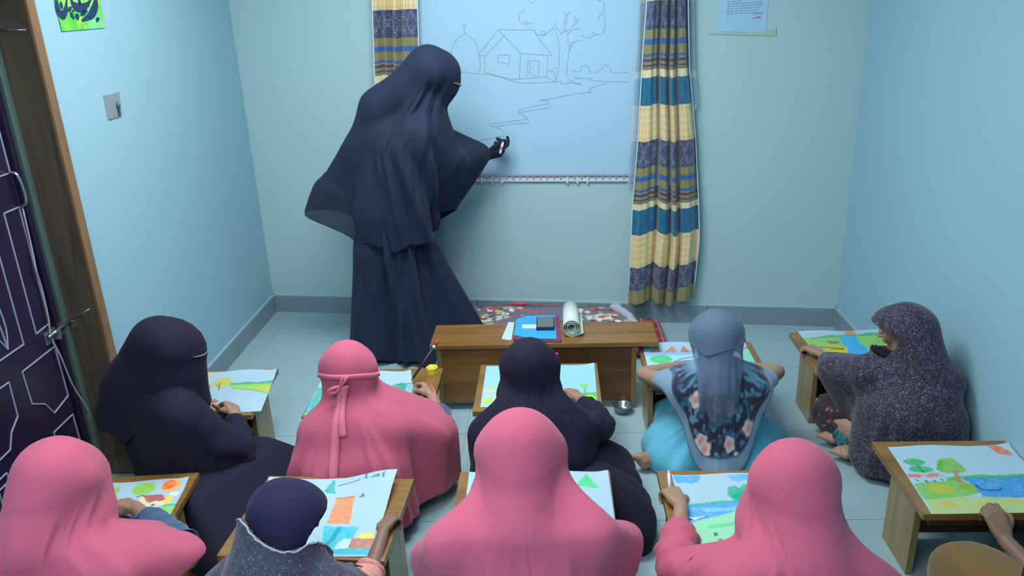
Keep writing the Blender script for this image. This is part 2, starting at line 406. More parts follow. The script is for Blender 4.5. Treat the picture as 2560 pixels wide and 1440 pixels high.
tube('string', spline([(LX + .01, 2.645, 1.155), (LX + .012, 2.635, 1.0), (LX + .018, 2.62, .93), (LX + .012, 2.633, .86), (LX + .016, 2.622, .75), (LX + .012, 2.615, .67), (LX + .02, 2.63, .58), (LX + .015, 2.66, .45), (LX + .02, 2.7, .33), (LX + .012, 2.72, .26)], 40), .0035, M['string'], dr, 6)

# ------------------------------------------------------------------ ceiling lamps (out of frame)
for x, y in ((-.45, 2.85), (-.7, .5)):
    sx, sy = (1.2, .9) if y > 2 else (1.7, 1.5)
    r = thing('ceiling_lamp', (x, y, 2.64), 'white flat lamp panel on the ceiling' + (' above the low desks' if y > 2 else ' behind the front row'), 'lamp')
    box('frame', (x, y, 2.67), (sx + .06, sy + .06, .056), M['white'], r, .006)
    box('diffuser', (x, y, 2.638), (sx, sy, .012), M['white'], r, .003)

# ------------------------------------------------------------------ whiteboard with its drawing
BX0, BX1, BZ0 = -.69, .452, .863
wbd = thing('whiteboard', tuple(bw(-.12, .9)), 'large whiteboard with a line drawing of a house and tree', 'whiteboard')
def on_board(name, s, z, th, mat, parent, off, bev=.002):
    c = bw((s[0] + s[1]) / 2, (z[0] + z[1]) / 2, off + th / 2)
    return box(name, tuple(c), ((s[1] - s[0]) / math.cos(ANG), th, z[1] - z[0]), mat, parent, bev, rot=WB)
on_board('panel', (BX0, BX1), (BZ0, 2.05), .016, M['board'], wbd, .002)
on_board('frame_rail', (BX0 - .006, BX1 + .006), (BZ0 - .014, BZ0), .024, M['alu'], wbd, .001)
on_board('frame_rail', (BX0 - .006, BX1 + .006), (2.05, 2.064), .024, M['alu'], wbd, .001)
on_board('frame_rail', (BX0 - .008, BX0), (BZ0, 2.05), .02, M['alu'], wbd, .001)
on_board('frame_rail', (BX1, BX1 + .008), (BZ0, 2.05), .02, M['alu'], wbd, .001)
strip = on_board('printed_strip', (BX0, BX1), (.817, .849), .014, M['white'], wbd, .001)
for a in (-.394, -.335, -.279, .081, .136, .191): on_board('strip_clip', (a - .005, a + .005), (.808, .848), .019, M['white'], strip, .001)
def ribbon(pts, wd, off, zfun=None):
    P = np.array(pts, float); Tn = np.gradient(P, axis=0); Tn /= np.linalg.norm(Tn, axis=1)[:, None] + 1e-9
    N = np.stack([-Tn[:, 1], Tn[:, 0]], 1); wd = np.broadcast_to(np.array(wd, float), (len(P),))[:, None]
    A, B = P + N * wd / 2, P - N * wd / 2
    V = [bw(a[0], a[1], off) for a in A] + [bw(b[0], b[1], off) for b in B]; n = len(P)
    return V, [(i, i + 1, n + i + 1, n + i) for i in range(n - 1)]
def strokes(name, lines, mat, parent, wd=.0026, off=.0185):
    V, F = [], []
    for L in lines:
        L = np.array(L); L = spline(L, max(8, 6 * len(L))) if len(L) > 2 else spline(L, 4)
        v, f = ribbon(L, wd * (1 + .25 * np.sin(np.arange(len(L)) * .7)), off); o = len(V); V += list(v); F += [tuple(i + o for i in q) for q in f]
    return obj(name, V, F, mat, parent, sm=False)
BOARD = {'dome_drawing': [[(-0.524, 1.494), (-0.512, 1.54), (-0.487, 1.575), (-0.465, 1.593), (-0.444, 1.605), (-0.423, 1.594), (-0.401, 1.576), (-0.384, 1.547), (-0.373, 1.493)], [(-0.444, 1.605), (-0.442, 1.639)], [(-0.434, 1.645), (-0.436, 1.641), (-0.441, 1.639), (-0.446, 1.64), (-0.449, 1.643), (-0.449, 1.648), (-0.445, 1.652), (-0.44, 1.652), (-0.436, 1.65), (-0.434, 1.645)]], 'house_drawing': [[(-0.265, 1.619), (-0.174, 1.616), (-0.079, 1.613)], [(-0.265, 1.619), (-0.376, 1.496)], [(-0.265, 1.619), (-0.205, 1.556), (-0.152, 1.497)], [(-0.233, 1.59), (-0.342, 1.489)], [(-0.38, 1.49), (-0.342, 1.492)], [(-0.372, 1.49), (-0.368, 1.447), (-0.377, 1.402)], [(-0.344, 1.489), (-0.343, 1.446), (-0.348, 1.404)], [(-0.152, 1.498), (-0.158, 1.434), (-0.164, 1.368)], [(-0.152, 1.498), (0.009, 1.483)], [(-0.079, 1.613), (-0.064, 1.583), (-0.023, 1.53), (0.007, 1.487)], [(-0.01, 1.482), (-0.014, 1.431), (-0.021, 1.375)], [(-0.164, 1.368), (-0.019, 1.378)], [(-0.275, 1.494), (-0.208, 1.491), (-0.216, 1.446), (-0.276, 1.459), (-0.271, 1.494)], [(-0.127, 1.378), (-0.114, 1.46), (-0.058, 1.457), (-0.062, 1.382)], [(-0.111, 1.398), (-0.102, 1.454)], [(-0.111, 1.396), (-0.069, 1.379)], [(-0.089, 1.423), (-0.09, 1.422), (-0.091, 1.421), (-0.093, 1.421), (-0.095, 1.423), (-0.095, 1.425), (-0.093, 1.426), (-0.091, 1.426), (-0.09, 1.425), (-0.089, 1.423)], [(-0.348, 1.407), (-0.294, 1.391), (-0.165, 1.348), (-0.079, 1.346), (0.024, 1.35)], [(-0.371, 1.4), (-0.317, 1.395), (-0.22, 1.371), (-0.164, 1.366)], [(-0.021, 1.375), (0.028, 1.348)], [(-0.509, 1.418), (-0.475, 1.409), (-0.444, 1.412), (-0.415, 1.403), (-0.377, 1.4)]], 'tree_drawing': [[(0.015, 1.625), (0.036, 1.59), (0.047, 1.535), (0.047, 1.451), (0.036, 1.38), (0.021, 1.35)], [(0.026, 1.646), (0.037, 1.618), (0.062, 1.586)], [(0.062, 1.586), (0.073, 1.624), (0.084, 1.678), (0.075, 1.698)], [(0.084, 1.678), (0.102, 1.687), (0.113, 1.694)], [(0.079, 1.596), (0.087, 1.637), (0.095, 1.677)], [(0.079, 1.596), (0.108, 1.616), (0.137, 1.642), (0.153, 1.662)], [(0.137, 1.642), (0.127, 1.67)], [(0.094, 1.589), (0.122, 1.608), (0.162, 1.611)], [(0.094, 1.589), (0.093, 1.561), (0.1, 1.505)], [(0.1, 1.505), (0.125, 1.546), (0.116, 1.547), (0.1, 1.519)], [(0.1, 1.505), (0.09, 1.442), (0.087, 1.379), (0.112, 1.35), (0.16, 1.334)], [(0.125, 1.546), (0.158, 1.556), (0.172, 1.545)], [(0.028, 1.351), (0.061, 1.352), (0.055, 1.338), (0.105, 1.343), (0.16, 1.333)]], 'crown_drawing': [[(-0.079, 1.611), (-0.065, 1.59), (-0.044, 1.586), (-0.022, 1.589), (-0.003, 1.602), (0.019, 1.618)], [(-0.042, 1.6), (-0.038, 1.604), (-0.032, 1.606), (-0.026, 1.604), (-0.023, 1.599), (-0.023, 1.593), (-0.027, 1.588), (-0.032, 1.586), (-0.038, 1.588), (-0.042, 1.593)], [(-0.157, 1.679), (-0.153, 1.699), (-0.131, 1.704), (-0.123, 1.719)], [(-0.157, 1.679), (-0.15, 1.655), (-0.122, 1.642), (-0.1, 1.646), (-0.078, 1.649)], [(-0.121, 1.657), (-0.111, 1.647)], [(-0.1, 1.759), (-0.093, 1.748), (-0.079, 1.746)], [(0.247, 1.746), (0.275, 1.732), (0.277, 1.705), (0.271, 1.685)], [(0.257, 1.648), (0.251, 1.654), (0.249, 1.663), (0.252, 1.671), (0.259, 1.676), (0.267, 1.678), (0.276, 1.674), (0.281, 1.667), (0.283, 1.658), (0.279, 1.651)], [(0.279, 1.644), (0.282, 1.61), (0.265, 1.583), (0.236, 1.582), (0.215, 1.595)], [(0.236, 1.582), (0.208, 1.57), (0.186, 1.565), (0.165, 1.58)]], 'bush_drawing': [[(0.113, 1.407), (0.135, 1.399), (0.157, 1.406), (0.16, 1.423), (0.178, 1.43), (0.2, 1.419), (0.204, 1.401), (0.229, 1.393), (0.25, 1.4), (0.268, 1.417), (0.286, 1.429), (0.308, 1.416), (0.315, 1.396), (0.344, 1.387), (0.372, 1.392), (0.402, 1.387)], [(0.12, 1.367), (0.207, 1.362), (0.214, 1.353), (0.308, 1.345), (0.403, 1.341)], [(-0.011, 1.402), (0.007, 1.409), (0.021, 1.394), (0.025, 1.366)], [(0.018, 1.416), (0.033, 1.423)]], 'river_drawing': [[(0.287, 1.335), (0.243, 1.325), (0.207, 1.312), (0.199, 1.303), (0.213, 1.292), (0.163, 1.29), (0.075, 1.278), (0.008, 1.265), (-0.063, 1.257), (-0.022, 1.254), (-0.011, 1.242), (-0.03, 1.235), (-0.09, 1.226), (-0.151, 1.213), (-0.178, 1.2), (-0.178, 1.19), (-0.152, 1.178), (-0.13, 1.165), (-0.137, 1.157), (-0.198, 1.151), (-0.275, 1.142), (-0.321, 1.135), (-0.33, 1.125), (-0.299, 1.117), (-0.269, 1.102), (-0.256, 1.083), (-0.262, 1.064)], [(-0.008, 1.24), (-0.008, 1.22), (-0.083, 1.208), (-0.174, 1.193)], [(-0.126, 1.158), (-0.127, 1.138), (-0.199, 1.135), (-0.307, 1.121)], [(-0.46, 1.042), (-0.396, 1.046), (-0.333, 1.057), (-0.263, 1.071)], [(-0.46, 1.042), (-0.427, 1.011)]]}
for nm, ls in BOARD.items():
    if nm == 'house_drawing': ls = [[a, b] for l in ls for a, b in zip(l[:-1], l[1:])]
    if nm == 'crown_drawing':
        for l in ls: strokes('crown_line', [l], M['marker_ink'], wbd)
        continue
    strokes(nm, ls, M['marker_ink_warm'] if 'house' in nm or 'dome' in nm else M['marker_ink'], wbd)
ar, af = [], []
for i in range(30):
    s = BX0 + .02 + i * .0375
    q = [bw(s, .8385, .0158), bw(s, .8255, .0158), bw(s + .013, .832, .0158), bw(s - .006, .832, .0158)]
    o = len(ar); ar += q; af += [(o, o + 1, o + 2)]
    q = [bw(s + .014, .845, .0158), bw(s + .028, .845, .0158), bw(s + .026, .841, .0158), bw(s + .016, .841, .0158)]; o = len(ar); ar += q; af.append((o, o + 1, o + 2, o + 3))
obj('printed_arrows', ar, af, M['red_print'], strip, sm=False)

# ------------------------------------------------------------------ curtains
NAVY, KHAKI, BLUE, CREAM, TEAL, GOLD, VIO = (52, 66, 112), (142, 134, 88), (52, 100, 160), (226, 214, 170), (26, 98, 138), (224, 184, 112), (74, 66, 110)
BANDS = [(0, 'navy'), (.137, 'khaki'), (.182, 'blue'), (.211, 'khaki'), (.252, 'blue'), (.268, 'khaki'), (.278, 'vio'), (.291, 'khaki'), (.305, 'vio'), (.316, 'khaki'), (.324, 'vio'), (.330, 'cream'), (.366, 'teal'), (.505, 'plaid'), (.690, 'navy')]
def curtain_colour(S, D):
    """cloth colour from the across-cloth coordinate S (m) and the drop D below a navy band's top (m)"""
    D = D % .69; C = np.zeros(S.shape + (3,)); L = lambda c: np.array(lin(c))
    for (a, nme), (b, _) in zip(BANDS[:-1], BANDS[1:]):
        m = (D >= a) & (D < b); q = (D - a) / (b - a)
        if nme in ('navy', 'teal'):
            p = ((S / .072) % 1) - .5; x = np.abs(p) * 2; y = (q - .5) * 2
            f = np.sin(15 * np.hypot(x - .45, np.abs(y) - .45) + 4 * np.arctan2(np.abs(y) - .45, x - .45)) * np.cos(2.2 * (x + np.abs(y)) - .6) + .55 * np.sin(20 * x) * np.sin(14 * y)
            e = smooth(.66, .92, 1 - np.abs(f)) * smooth(0, .08, q) * smooth(1, .92, q)
            base, fig, k = (NAVY, (152, 146, 144), .75) if nme == 'navy' else (TEAL, (34, 128, 150), .8)
            col = L(base) * (1 - (k * e)[..., None]) + L(fig) * (k * e)[..., None]
        elif nme == 'plaid':
            g = .5 + .25 * np.sin(S * 190) + .25 * np.sin(D * 170); g = smooth(.3, .75, g)
            col = L(CREAM) * (1 - .75 * g[..., None]) + L(GOLD) * .75 * g[..., None]
        else: col = np.ones(S.shape + (3,)) * L({'khaki': KHAKI, 'blue': BLUE, 'cream': CREAM, 'vio': VIO}[nme])
        C = np.where(m[..., None], col, C)
    return C
M['curtain'] = vcol('curtain_satin', .38, .5, .3)
M['curtain_ghost'] = vcol('curtain_ghost', .5, .3, 0, .55)
def curtain(label, ztop, zbot, phase, left, right, wav, seed, ghosted):
    """left/right: lists of (height, x); wav: folds as (position 0..1, half-width, depth)"""
    root = thing('curtain', tuple(bw(right[0][1], zbot)), label, 'curtain', 'striped curtains beside the whiteboard')
    nu, nv = 150, 420; u = np.linspace(0, 1, nu); z = np.linspace(ztop, zbot, nv); U, Z = np.meshgrid(u, z)
    xl = np.interp(-Z, [-a for a, _ in left], [b for _, b in left]); xr = np.interp(-Z, [-a for a, _ in right], [b for _, b in right])
    X = xl + (xr - xl) * U; D = np.zeros_like(U)
    for c, hw, dp in wav: D += dp * np.exp(-((U - c - .012 * np.sin(Z * 5 + c * 9)) / hw) ** 2)
    D += .004 * np.sin(U * 60 + Z * 2)
    off = .062 + D
    S = U * .42 + .03 * np.sin(U * 9)
    P = np.stack([X, Z, off], -1); n = np.array([SK, 1.]) / math.hypot(SK, 1)
    W = np.stack([X - n[0] * off, YB - SK * X - n[1] * off, Z - .012 * np.sin(U * 11 + seed) * smooth(ztop, zbot, Z) + .02 * smooth(.62, .95, U) * smooth(.9, .2, Z) * (1 if ghosted else 0)], -1)
    C = curtain_colour(S, phase - Z); hemk = (Z < zbot + .05)[..., None]
    C = np.where(hemk, np.array(lin(KHAKI)), C)
    obj('drape', W.reshape(-1, 3), grid_faces(nv, nu), M['curtain'], root, col=C.reshape(-1, 3), solid=.0015)
    # pale woven edge binding
    for e, nm in ((0, 'edge_binding'), (nu - 1, 'edge_binding')):
        tube(nm, W[::12, e, :], .0032, M['white'], root, 6)
    if ghosted:  # added ghost of the curtain: a paler, wider double, not a real lining
        nu2, nv2 = 40, 300; U2, Z2 = np.meshgrid(np.linspace(0, 1, nu2), np.linspace(ztop, .8, nv2))
        xl2 = np.interp(-Z2, [-a for a, _ in left], [b for _, b in left]) - .036; xr2 = np.interp(-Z2, [-a for a, _ in right], [b for _, b in right]) + .03
        xr2 = np.where(Z2 < 1.25, np.minimum(xr2, xr2 - .06 * smooth(1.25, 1.1, Z2)), xr2)
        X2 = xl2 + (xr2 - xl2) * U2; o2 = .036 + .004 * np.sin(U2 * 30)
        W2 = np.stack([X2 - n[0] * o2, YB - SK * X2 - n[1] * o2, Z2], -1)
        C2 = curtain_colour(U2 * .4, phase - .012 - Z2) * .35 + np.array(lin((170, 205, 226))) * .65
        obj('ghost_copy', W2.reshape(-1, 3), grid_faces(nv2, nu2), M['curtain_ghost'], root, col=C2.reshape(-1, 3), label='pale see-through ghost copy added behind the striped curtain')
    return root
WV = [(.16, .10, .03), (.36, .03, -.04), (.47, .05, .03), (.565, .028, -.045), (.64, .05, .03), (.715, .028, -.045), (.85, .08, .035), (.97, .03, -.03)]
curtain('striped navy and gold curtain hanging right of the whiteboard', 2.15, .138, 1.737, [(2.15, .49), (1.73, .488), (1.42, .470), (1.05, .457), (.72, .434), (.14, .418)],
        [(2.15, .68), (1.73, .686), (1.42, .704), (1.05, .75), (.72, .778), (.5, .792), (.14, .772)], WV, 1, True)
curtain('striped navy and gold curtain behind the standing teacher, left of the whiteboard', 2.15, .15, 1.737, [(2.15, -.905), (1.78, -.913), (1.37, -.939), (.15, -.97)],
        [(2.15, -.665), (1.78, -.669), (1.37, -.69), (.15, -.68)], [(.18, .06, -.035), (.3, .06, .02), (.4, .045, -.035), (.52, .06, .025), (.6, .045, -.03), (.8, .13, .03)], 2, False)

# ------------------------------------------------------------------ notice, poster, hook on the walls
def wall_quad(name, pts, off, mat, parent=None, th=.0012):
    A = [bw(s, z, off) for s, z in pts]; B = [bw(s, z, off + th) for s, z in pts]
    return obj(name, A + B, [(0, 1, 2, 3), (7, 6, 5, 4), (0, 4, 5, 1), (1, 5, 6, 2), (2, 6, 7, 3), (3, 7, 4, 0)], mat, parent, sm=False)
strokes('pencil_mark', [[(1.575, .365), (1.583, .345)], [(1.588, .365), (1.598, .345)], [(1.600, .368), (1.592, .343)]], M['marker_ink'], bpy.data.objects['wall_back'], .0025, .0006)
strokes('pencil_mark', [[(1.545, .80), (1.555, .803), (1.565, .798), (1.58, .802)], [(1.60, .805), (1.612, .812)]], M['marker_ink'], bpy.data.objects['wall_back'], .0022, .0006)
nt_ = thing('notice', tuple(bw(.95, 1.58, .002)), 'pale blue printed notice taped high on the back wall', 'notice')
wall_quad('paper', [(.838, 1.575), (1.068, 1.566), (1.07, 1.86), (.837, 1.87)], .001, M['notice'], nt_)
tp = wall_quad('tape', [(.79, 1.566), (1.118, 1.546), (1.115, 1.588), (1.07, 1.572), (.79, 1.59)][:4], .003, M['tape'], nt_)
lines = []
for i, (a, b) in enumerate([(.90, .965), (.88, .965), (.875, .94), (.875, 1.045), (.875, 1.045), (.875, 1.04), (.875, 1.03), (.872, 1.03)]):
    z = 1.735 - i * .0115 + .002
    x = a
    while x < b:
        L = min(random.uniform(.010, .022), b - x); lines.append([(x, z + (x - .87) * .03), (x + L, z + (x + L - .87) * .03)]); x += L + .004
strokes('printed_lines', lines, M['marker_ink'], nt_, .0035, .0025)
strokes('printed_lines', [[(1.0, 1.653), (1.045, 1.656)], [(1.0, 1.634), (1.006, 1.634)]], M['marker_ink'], nt_, .005, .0025)
strokes('printed_lines', [[(1.01, 1.636), (1.04, 1.637)]], M['red_print'], nt_, .005, .0025)

po = thing('poster', (XL + .002, 3.05, 1.78), 'green poster with dark blue calligraphy on the left wall', 'poster')
Y0, Y1, Z0, Z1 = 2.903, 3.199, 1.729, 2.06
nu, nv = 150, 170; U, V = np.meshgrid(np.linspace(0, 1, nu), np.linspace(0, 1, nv))
n1 = vnoise(U * 7, V * 7, 5); n2 = vnoise(U * 13 + 4, V * 9, 6)
Cp = np.array(lin((70, 190, 70))) * (1 - n1[..., None]) + np.array(lin((140, 215, 90))) * n1[..., None]
g = smooth(.45, .8, n2 * (1 - np.abs(U - .5)) + .35 * (V < .75))[..., None]; Cp = Cp * (1 - .55 * g) + np.array(lin((190, 220, 110))) * .55 * g
bl = smooth(.55, .8, vnoise(U * 6 + 20, V * 6, 9))[..., None]; Cp = Cp * (1 - .4 * bl) + np.array(lin((120, 210, 190))) * .4 * bl
PV = np.stack([np.full(U.shape, XL + .002) + .002 * np.sin(V * 3), Y0 + (Y1 - Y0) * U, Z1 + (Z0 - Z1) * V], -1)
obj('paper', PV.reshape(-1, 3), grid_faces(nv, nu), MAT_PAPER, po, col=Cp.reshape(-1, 3), solid=.001)
M['ink_blue'] = plain('calligraphy_ink', (24, 52, 92), .5)
POST = [([(3.004, 1.837), (3.006, 1.823), (3.019, 1.812), (3.046, 1.806), (3.078, 1.809), (3.108, 1.818), (3.138, 1.836)], 0.026), ([(3.174, 1.838), (3.167, 1.823), (3.149, 1.803), (3.122, 1.784), (3.093, 1.773), (3.043, 1.761)], 0.03), ([(2.912, 1.84), (2.908, 1.814), (2.913, 1.793), (2.927, 1.783), (2.947, 1.794), (2.962, 1.813), (2.975, 1.839)], 0.024), ([(2.966, 1.796), (2.996, 1.811)], 0.012), ([(2.979, 1.792), (2.986, 1.782), (2.996, 1.768)], 0.016), ([(3.017, 1.787), (3.018, 1.777), (3.019, 1.764)], 0.024), ([(3.041, 1.781), (3.069, 1.788), (3.097, 1.795)], 0.013), ([(3.142, 1.755), (3.152, 1.762), (3.169, 1.765)], 0.013), ([(2.938, 1.828), (2.932, 1.816), (2.933, 1.804)], 0.016), ([(3.0, 1.801), (2.999, 1.792)], 0.014), ([(3.044, 1.827), (3.064, 1.827)], 0.016), ([(3.011, 1.868), (3.04, 1.859), (3.078, 1.87), (3.106, 1.855)], 0.03), ([(2.936, 1.876), (2.946, 1.864), (2.976, 1.86)], 0.026), ([(3.132, 1.877), (3.144, 1.864), (3.178, 1.859)], 0.024)]
Vp, Fp = [], []
for pts, w0 in POST:
    P = spline(pts, 26); t = np.linspace(0, 1, 26); wd = w0 * (.25 + np.sin(np.pi * np.clip(t * .9 + .08, 0, 1)) ** 1.2)
    Tn = np.gradient(P, axis=0); Tn /= np.linalg.norm(Tn, axis=1)[:, None] + 1e-9; N = np.stack([-Tn[:, 1], Tn[:, 0]], 1)
    A, B = P + N * wd[:, None] / 2, P - N * wd[:, None] / 2; o = len(Vp)
    Vp += [(XL + .0055, a[0], a[1]) for a in A] + [(XL + .0055, b[0], b[1]) for b in B]; Fp += [(o + i, o + i + 1, o + 27 + i, o + 26 + i) for i in range(25)]
obj('calligraphy', Vp, Fp, M['ink_blue'], po, sm=False)

hk = thing('wall_hook', (XL, 3.14, 1.44), 'small grey adhesive hook plate on the left wall', 'hook')
Vh = [(XL + .001, 3.086, 1.485), (XL + .001, 3.2, 1.485), (XL + .001, 3.19, 1.39), (XL + .001, 3.083, 1.39)]
Vf = [(XL + .016, 3.092, 1.483), (XL + .006, 3.2, 1.484), (XL + .004, 3.19, 1.391), (XL + .006, 3.1, 1.391)]
obj('plate', Vh + Vf, [(3, 2, 1, 0), (4, 5, 6, 7), (0, 1, 5, 4), (1, 2, 6, 5), (2, 3, 7, 6), (3, 0, 4, 7)], M['grey_plate'], hk, sm=False)
tube('hook', spline([(XL + .011, 3.158, 1.45), (XL + .014, 3.158, 1.425), (XL + .012, 3.158, 1.395)], 8), [.003, .007, .009, .007, .0045, .004, .004, .003], M['grey_hook'], hk, 8)

# ------------------------------------------------------------------ floor things by the back wall
def floral(U, V, seed):
    C = np.ones(U.shape + (3,)) * np.array(lin((118, 112, 130))); r = np.random.default_rng(seed)
    for cx, cy in ((.12, .5), (.12, .85), (.82, .35), (.72, .75), (.9, .75), (.25, .2)):
        for i in range(70):
            a, b = cx + r.normal(0, .07), cy + r.normal(0, .16); s = r.uniform(.010, .022)
            m = smooth(1.1, .7, np.hypot((U - a) / s, (V - b) / (s * r.uniform(1.4, 2.6))))[..., None]
            c = [(214, 218, 210), (226, 226, 222), (196, 176, 150), (120, 104, 84), (86, 72, 70)][r.integers(0, 5)]; C = C * (1 - m) + np.array(lin(c)) * m
        for i in range(3):
            a, b = cx + r.normal(0, .04), cy + r.normal(0, .12); s = r.uniform(.02, .03)
            m = smooth(1.1, .7, np.hypot((U - a) / s, (V - b) / (s * 2)))[..., None]; C = C * (1 - m) + np.array(lin((206, 84, 92))) * m
    for a in np.linspace(.3, .5, 6):
        m = smooth(1.1, .6, np.hypot((U - a) / .02, (V - .14 - .2 * (a - .4)) / .03))[..., None] * .8; C = C * (1 - m) + np.array(lin((200, 96, 104))) * m
    return C
mt = thing('floor_mat', (0, 4.1, 0), 'folded grey floor mat with white and red flowers by the back wall', 'mat')
nu, nv = 220, 120; U, V = np.meshgrid(np.linspace(0, 1, nu), np.linspace(0, 1, nv))
X = -.60 + 1.03 * U + .02 * np.sin(V * 6); YY = yb(X) - .02 - (.52) * V - .02 * np.sin(U * 5)
e = np.minimum(np.minimum(U, 1 - U) * 12, np.minimum(V, 1 - V) * 8); Z = .004 + .085 * smooth(0, 1, e * 2) + .007 * np.sin(U * 23 + 3 * V) * smooth(0, 1, e) + .006 * np.sin(V * 11 + U * 4) * smooth(0, 1, e)
obj('cloth', np.stack([X, YY, Z], -1).reshape(-1, 3), grid_faces(nv, nu)[::-1], vcol('flower_mat', .85, .2, .2, 1, .2), mt, col=floral(U, V, 4).reshape(-1, 3), solid=.003)
M['red_trim'] = fabric('red_trim_cloth', (196, 84, 96))
tube('piping', spline([(-.30, yb(-.3) - .055, .10), (-.18, yb(-.18) - .05, .105), (.0, yb(0) - .05, .10), (.15, yb(.15) - .05, .095)], 24), [.004, .004, .004, .004, .006, .01, .013, .012, .008] + [.003] * 15, M['red_trim'], mt, 8, folds=.12)
M['roll_edge'] = fabric('pale_rolled_hem', (172, 182, 200))
tube('rolled_hem', spline([(.33, yb(.33) - .06, .105), (.395, 4.12, .095), (.43, 3.98, .09), (.45, 3.86, .09)], 20), [.028, .03, .027, .025] + [.022] * 16, M['roll_edge'], mt, 12, folds=.1)

cu = thing('cushion', (.5, 4.0, 0), 'red tartan cushion on the floor by the end of the long bench', 'cushion')
def tartan(U, V):
    C = np.ones(U.shape + (3,)) * np.array(lin((150, 36, 52)))
    def st(m, c, k):
        nonlocal C; m = m[..., None] * k; C = C * (1 - m) + np.array(lin(c)) * m
    st(((U % .34) < .13).astype(float), (40, 34, 52), .65); st(((V % .26) < .09).astype(float), (40, 34, 52), .65)
    st((np.abs((U % .34) - .235) < .012).astype(float), (190, 184, 170), .7); st((np.abs((V % .26) - .17) < .012).astype(float), (206, 70, 70), .8); return C
nu, nv = 90, 110; U, V = np.meshgrid(np.linspace(-1, 1, nu), np.linspace(-1, 1, nv))
rr = (np.abs(U) ** 6 + np.abs(V) ** 6) ** (1 / 6); sc = np.maximum(np.abs(U), np.abs(V)) / np.maximum(rr, 1e-6)
hgt = np.sqrt(np.clip(1 - np.maximum(np.abs(U), np.abs(V)) ** 5, 0, 1))
Pt = np.stack([.455 + .13 * U * sc, 3.97 - .23 * V * sc, .030 + .028 * hgt], -1); Pb = np.stack([.455 + .13 * U * sc, 3.97 - .23 * V * sc, .030 - .028 * hgt], -1)
CT = tartan((U + 1) / 2, (V + 1) / 2)
Fg = grid_faces(nv, nu); nP = nu * nv
obj('cover', np.concatenate([Pt.reshape(-1, 3), Pb.reshape(-1, 3)]), [f[::-1] for f in Fg] + [tuple(i + nP for i in f) for f in Fg], vcol('tartan', .85, .2, .2, 1, .2), cu, col=np.concatenate([CT.reshape(-1, 3)] * 2))

# ------------------------------------------------------------------ teacher's long bench and what lies on it
bn = thing('low_bench', (-.055, 3.335, 0), 'long low wooden bench in front of the standing teacher', 'bench', rz=.0)
for y0, y1 in ((3.217, 3.330), (3.3315, 3.452)):
    box('top_plank', (-.058, (y0 + y1) / 2, .325), (1.015, y1 - y0, .022), M['wood_bench'], bn, .003)
for x in (-.53, .345): box('side_panel', (x, 3.335, .157), (.022, .20, .314), M['wood_v'], bn, .003)
box('front_panel', (-.285, 3.243, .175), (.465, .016, .276), M['wood_bench'], bn, .002)
box('front_panel', (.15, 3.249, .245), (.375, .016, .136), M['wood_d'], bn, .002)
box('front_panel', (.15, 3.248, .106), (.375, .016, .138), M['wood_d'], bn, .002)
box('post', (-.045, 3.242, .175), (.022, .022, .278), M['wood_bench'], bn, .002)
BT = .3362
def slab(name, pts, z0, z1, mat, parent=None): return prism(name, pts, z0, z1, mat, parent)
M['maroon'] = plain('maroon_cover', (124, 44, 82), .5); M['blue_file'] = plain('blue_card', (52, 160, 236), .5, var=.02); M['page'] = plain('page', (180, 206, 220), .8)
M['phone'] = plain('phone_black', (34, 34, 48), .3); M['phone_s'] = plain('phone_glass', (96, 108, 112), .08); M['cream_paper'] = plain('cream_paper', (196, 212, 204), .8)
bk = thing('notebook', (-.09, 3.36, BT), 'maroon notebook under the blue folder on the bench', 'book')
slab('cover', [(-.192, 3.252), (.022, 3.226), (.016, 3.508), (-.168, 3.514)], BT, BT + .002, M['maroon'], bk)
slab('pages', [(-.186, 3.258), (.016, 3.232), (.010, 3.502), (-.162, 3.508)], BT + .0021, BT + .009, M['page'], bk)
slab('cover', [(-.192, 3.252), (.022, 3.226), (.016, 3.508), (-.168, 3.514)], BT + .0091, BT + .011, M['maroon'], bk)
bf = thing('folder', (-.09, 3.37, BT + .011), 'bright blue card folder lying on the maroon notebook', 'folder')
slab('card', [(-.19, 3.29), (-.12, 3.25), (.002, 3.238), (-.004, 3.510), (-.135, 3.512), (-.183, 3.47)], BT + .0113, BT + .0145, M['blue_file'], bf)
ps = thing('paper_sheet', (-.22, 3.37, BT), 'white folded paper sheet left of the blue folder', 'paper')
slab('sheet', [(-.245, 3.275), (-.232, 3.27), (-.222, 3.262), (-.20, 3.262), (-.195, 3.46), (-.224, 3.468)], BT, BT + .0025, M['page'], ps)
ru = thing('eraser_strip', (-.12, 3.37, BT + .015), 'small white strip on the blue folder beside the phone', 'ruler')
slab('strip', [(-.156, 3.355), (-.09, 3.352), (-.09, 3.394), (-.156, 3.397)], BT + .0147, BT + .0185, M['white'], ru)
slab('strip_line', [(-.150, 3.372), (-.094, 3.370), (-.094, 3.376), (-.150, 3.378)], BT + .0186, BT + .0192, M['page'], ru)
ph = thing('mobile_phone', (-.048, 3.395, BT + .0147), 'black phone with grey screen on the blue folder', 'phone')
box('body', (-.048, 3.397, BT + .022), (.084, .135, .0135), M['phone'], ph, .005)
box('screen', (-.048, 3.399, BT + .0292), (.074, .118, .0012), M['phone_s'], ph, .0004)
rl = thing('paper_roll', (.085, 3.40, BT), 'roll of cream drawing paper lying open on the bench', 'paper')
t = np.linspace(0, 2 * np.pi * 3 - .6, 90); rad = .014 + .027 * (t / t[-1]) ** .8
sx = np.sin(t + .6) * rad; sz = -np.cos(t + .6) * rad
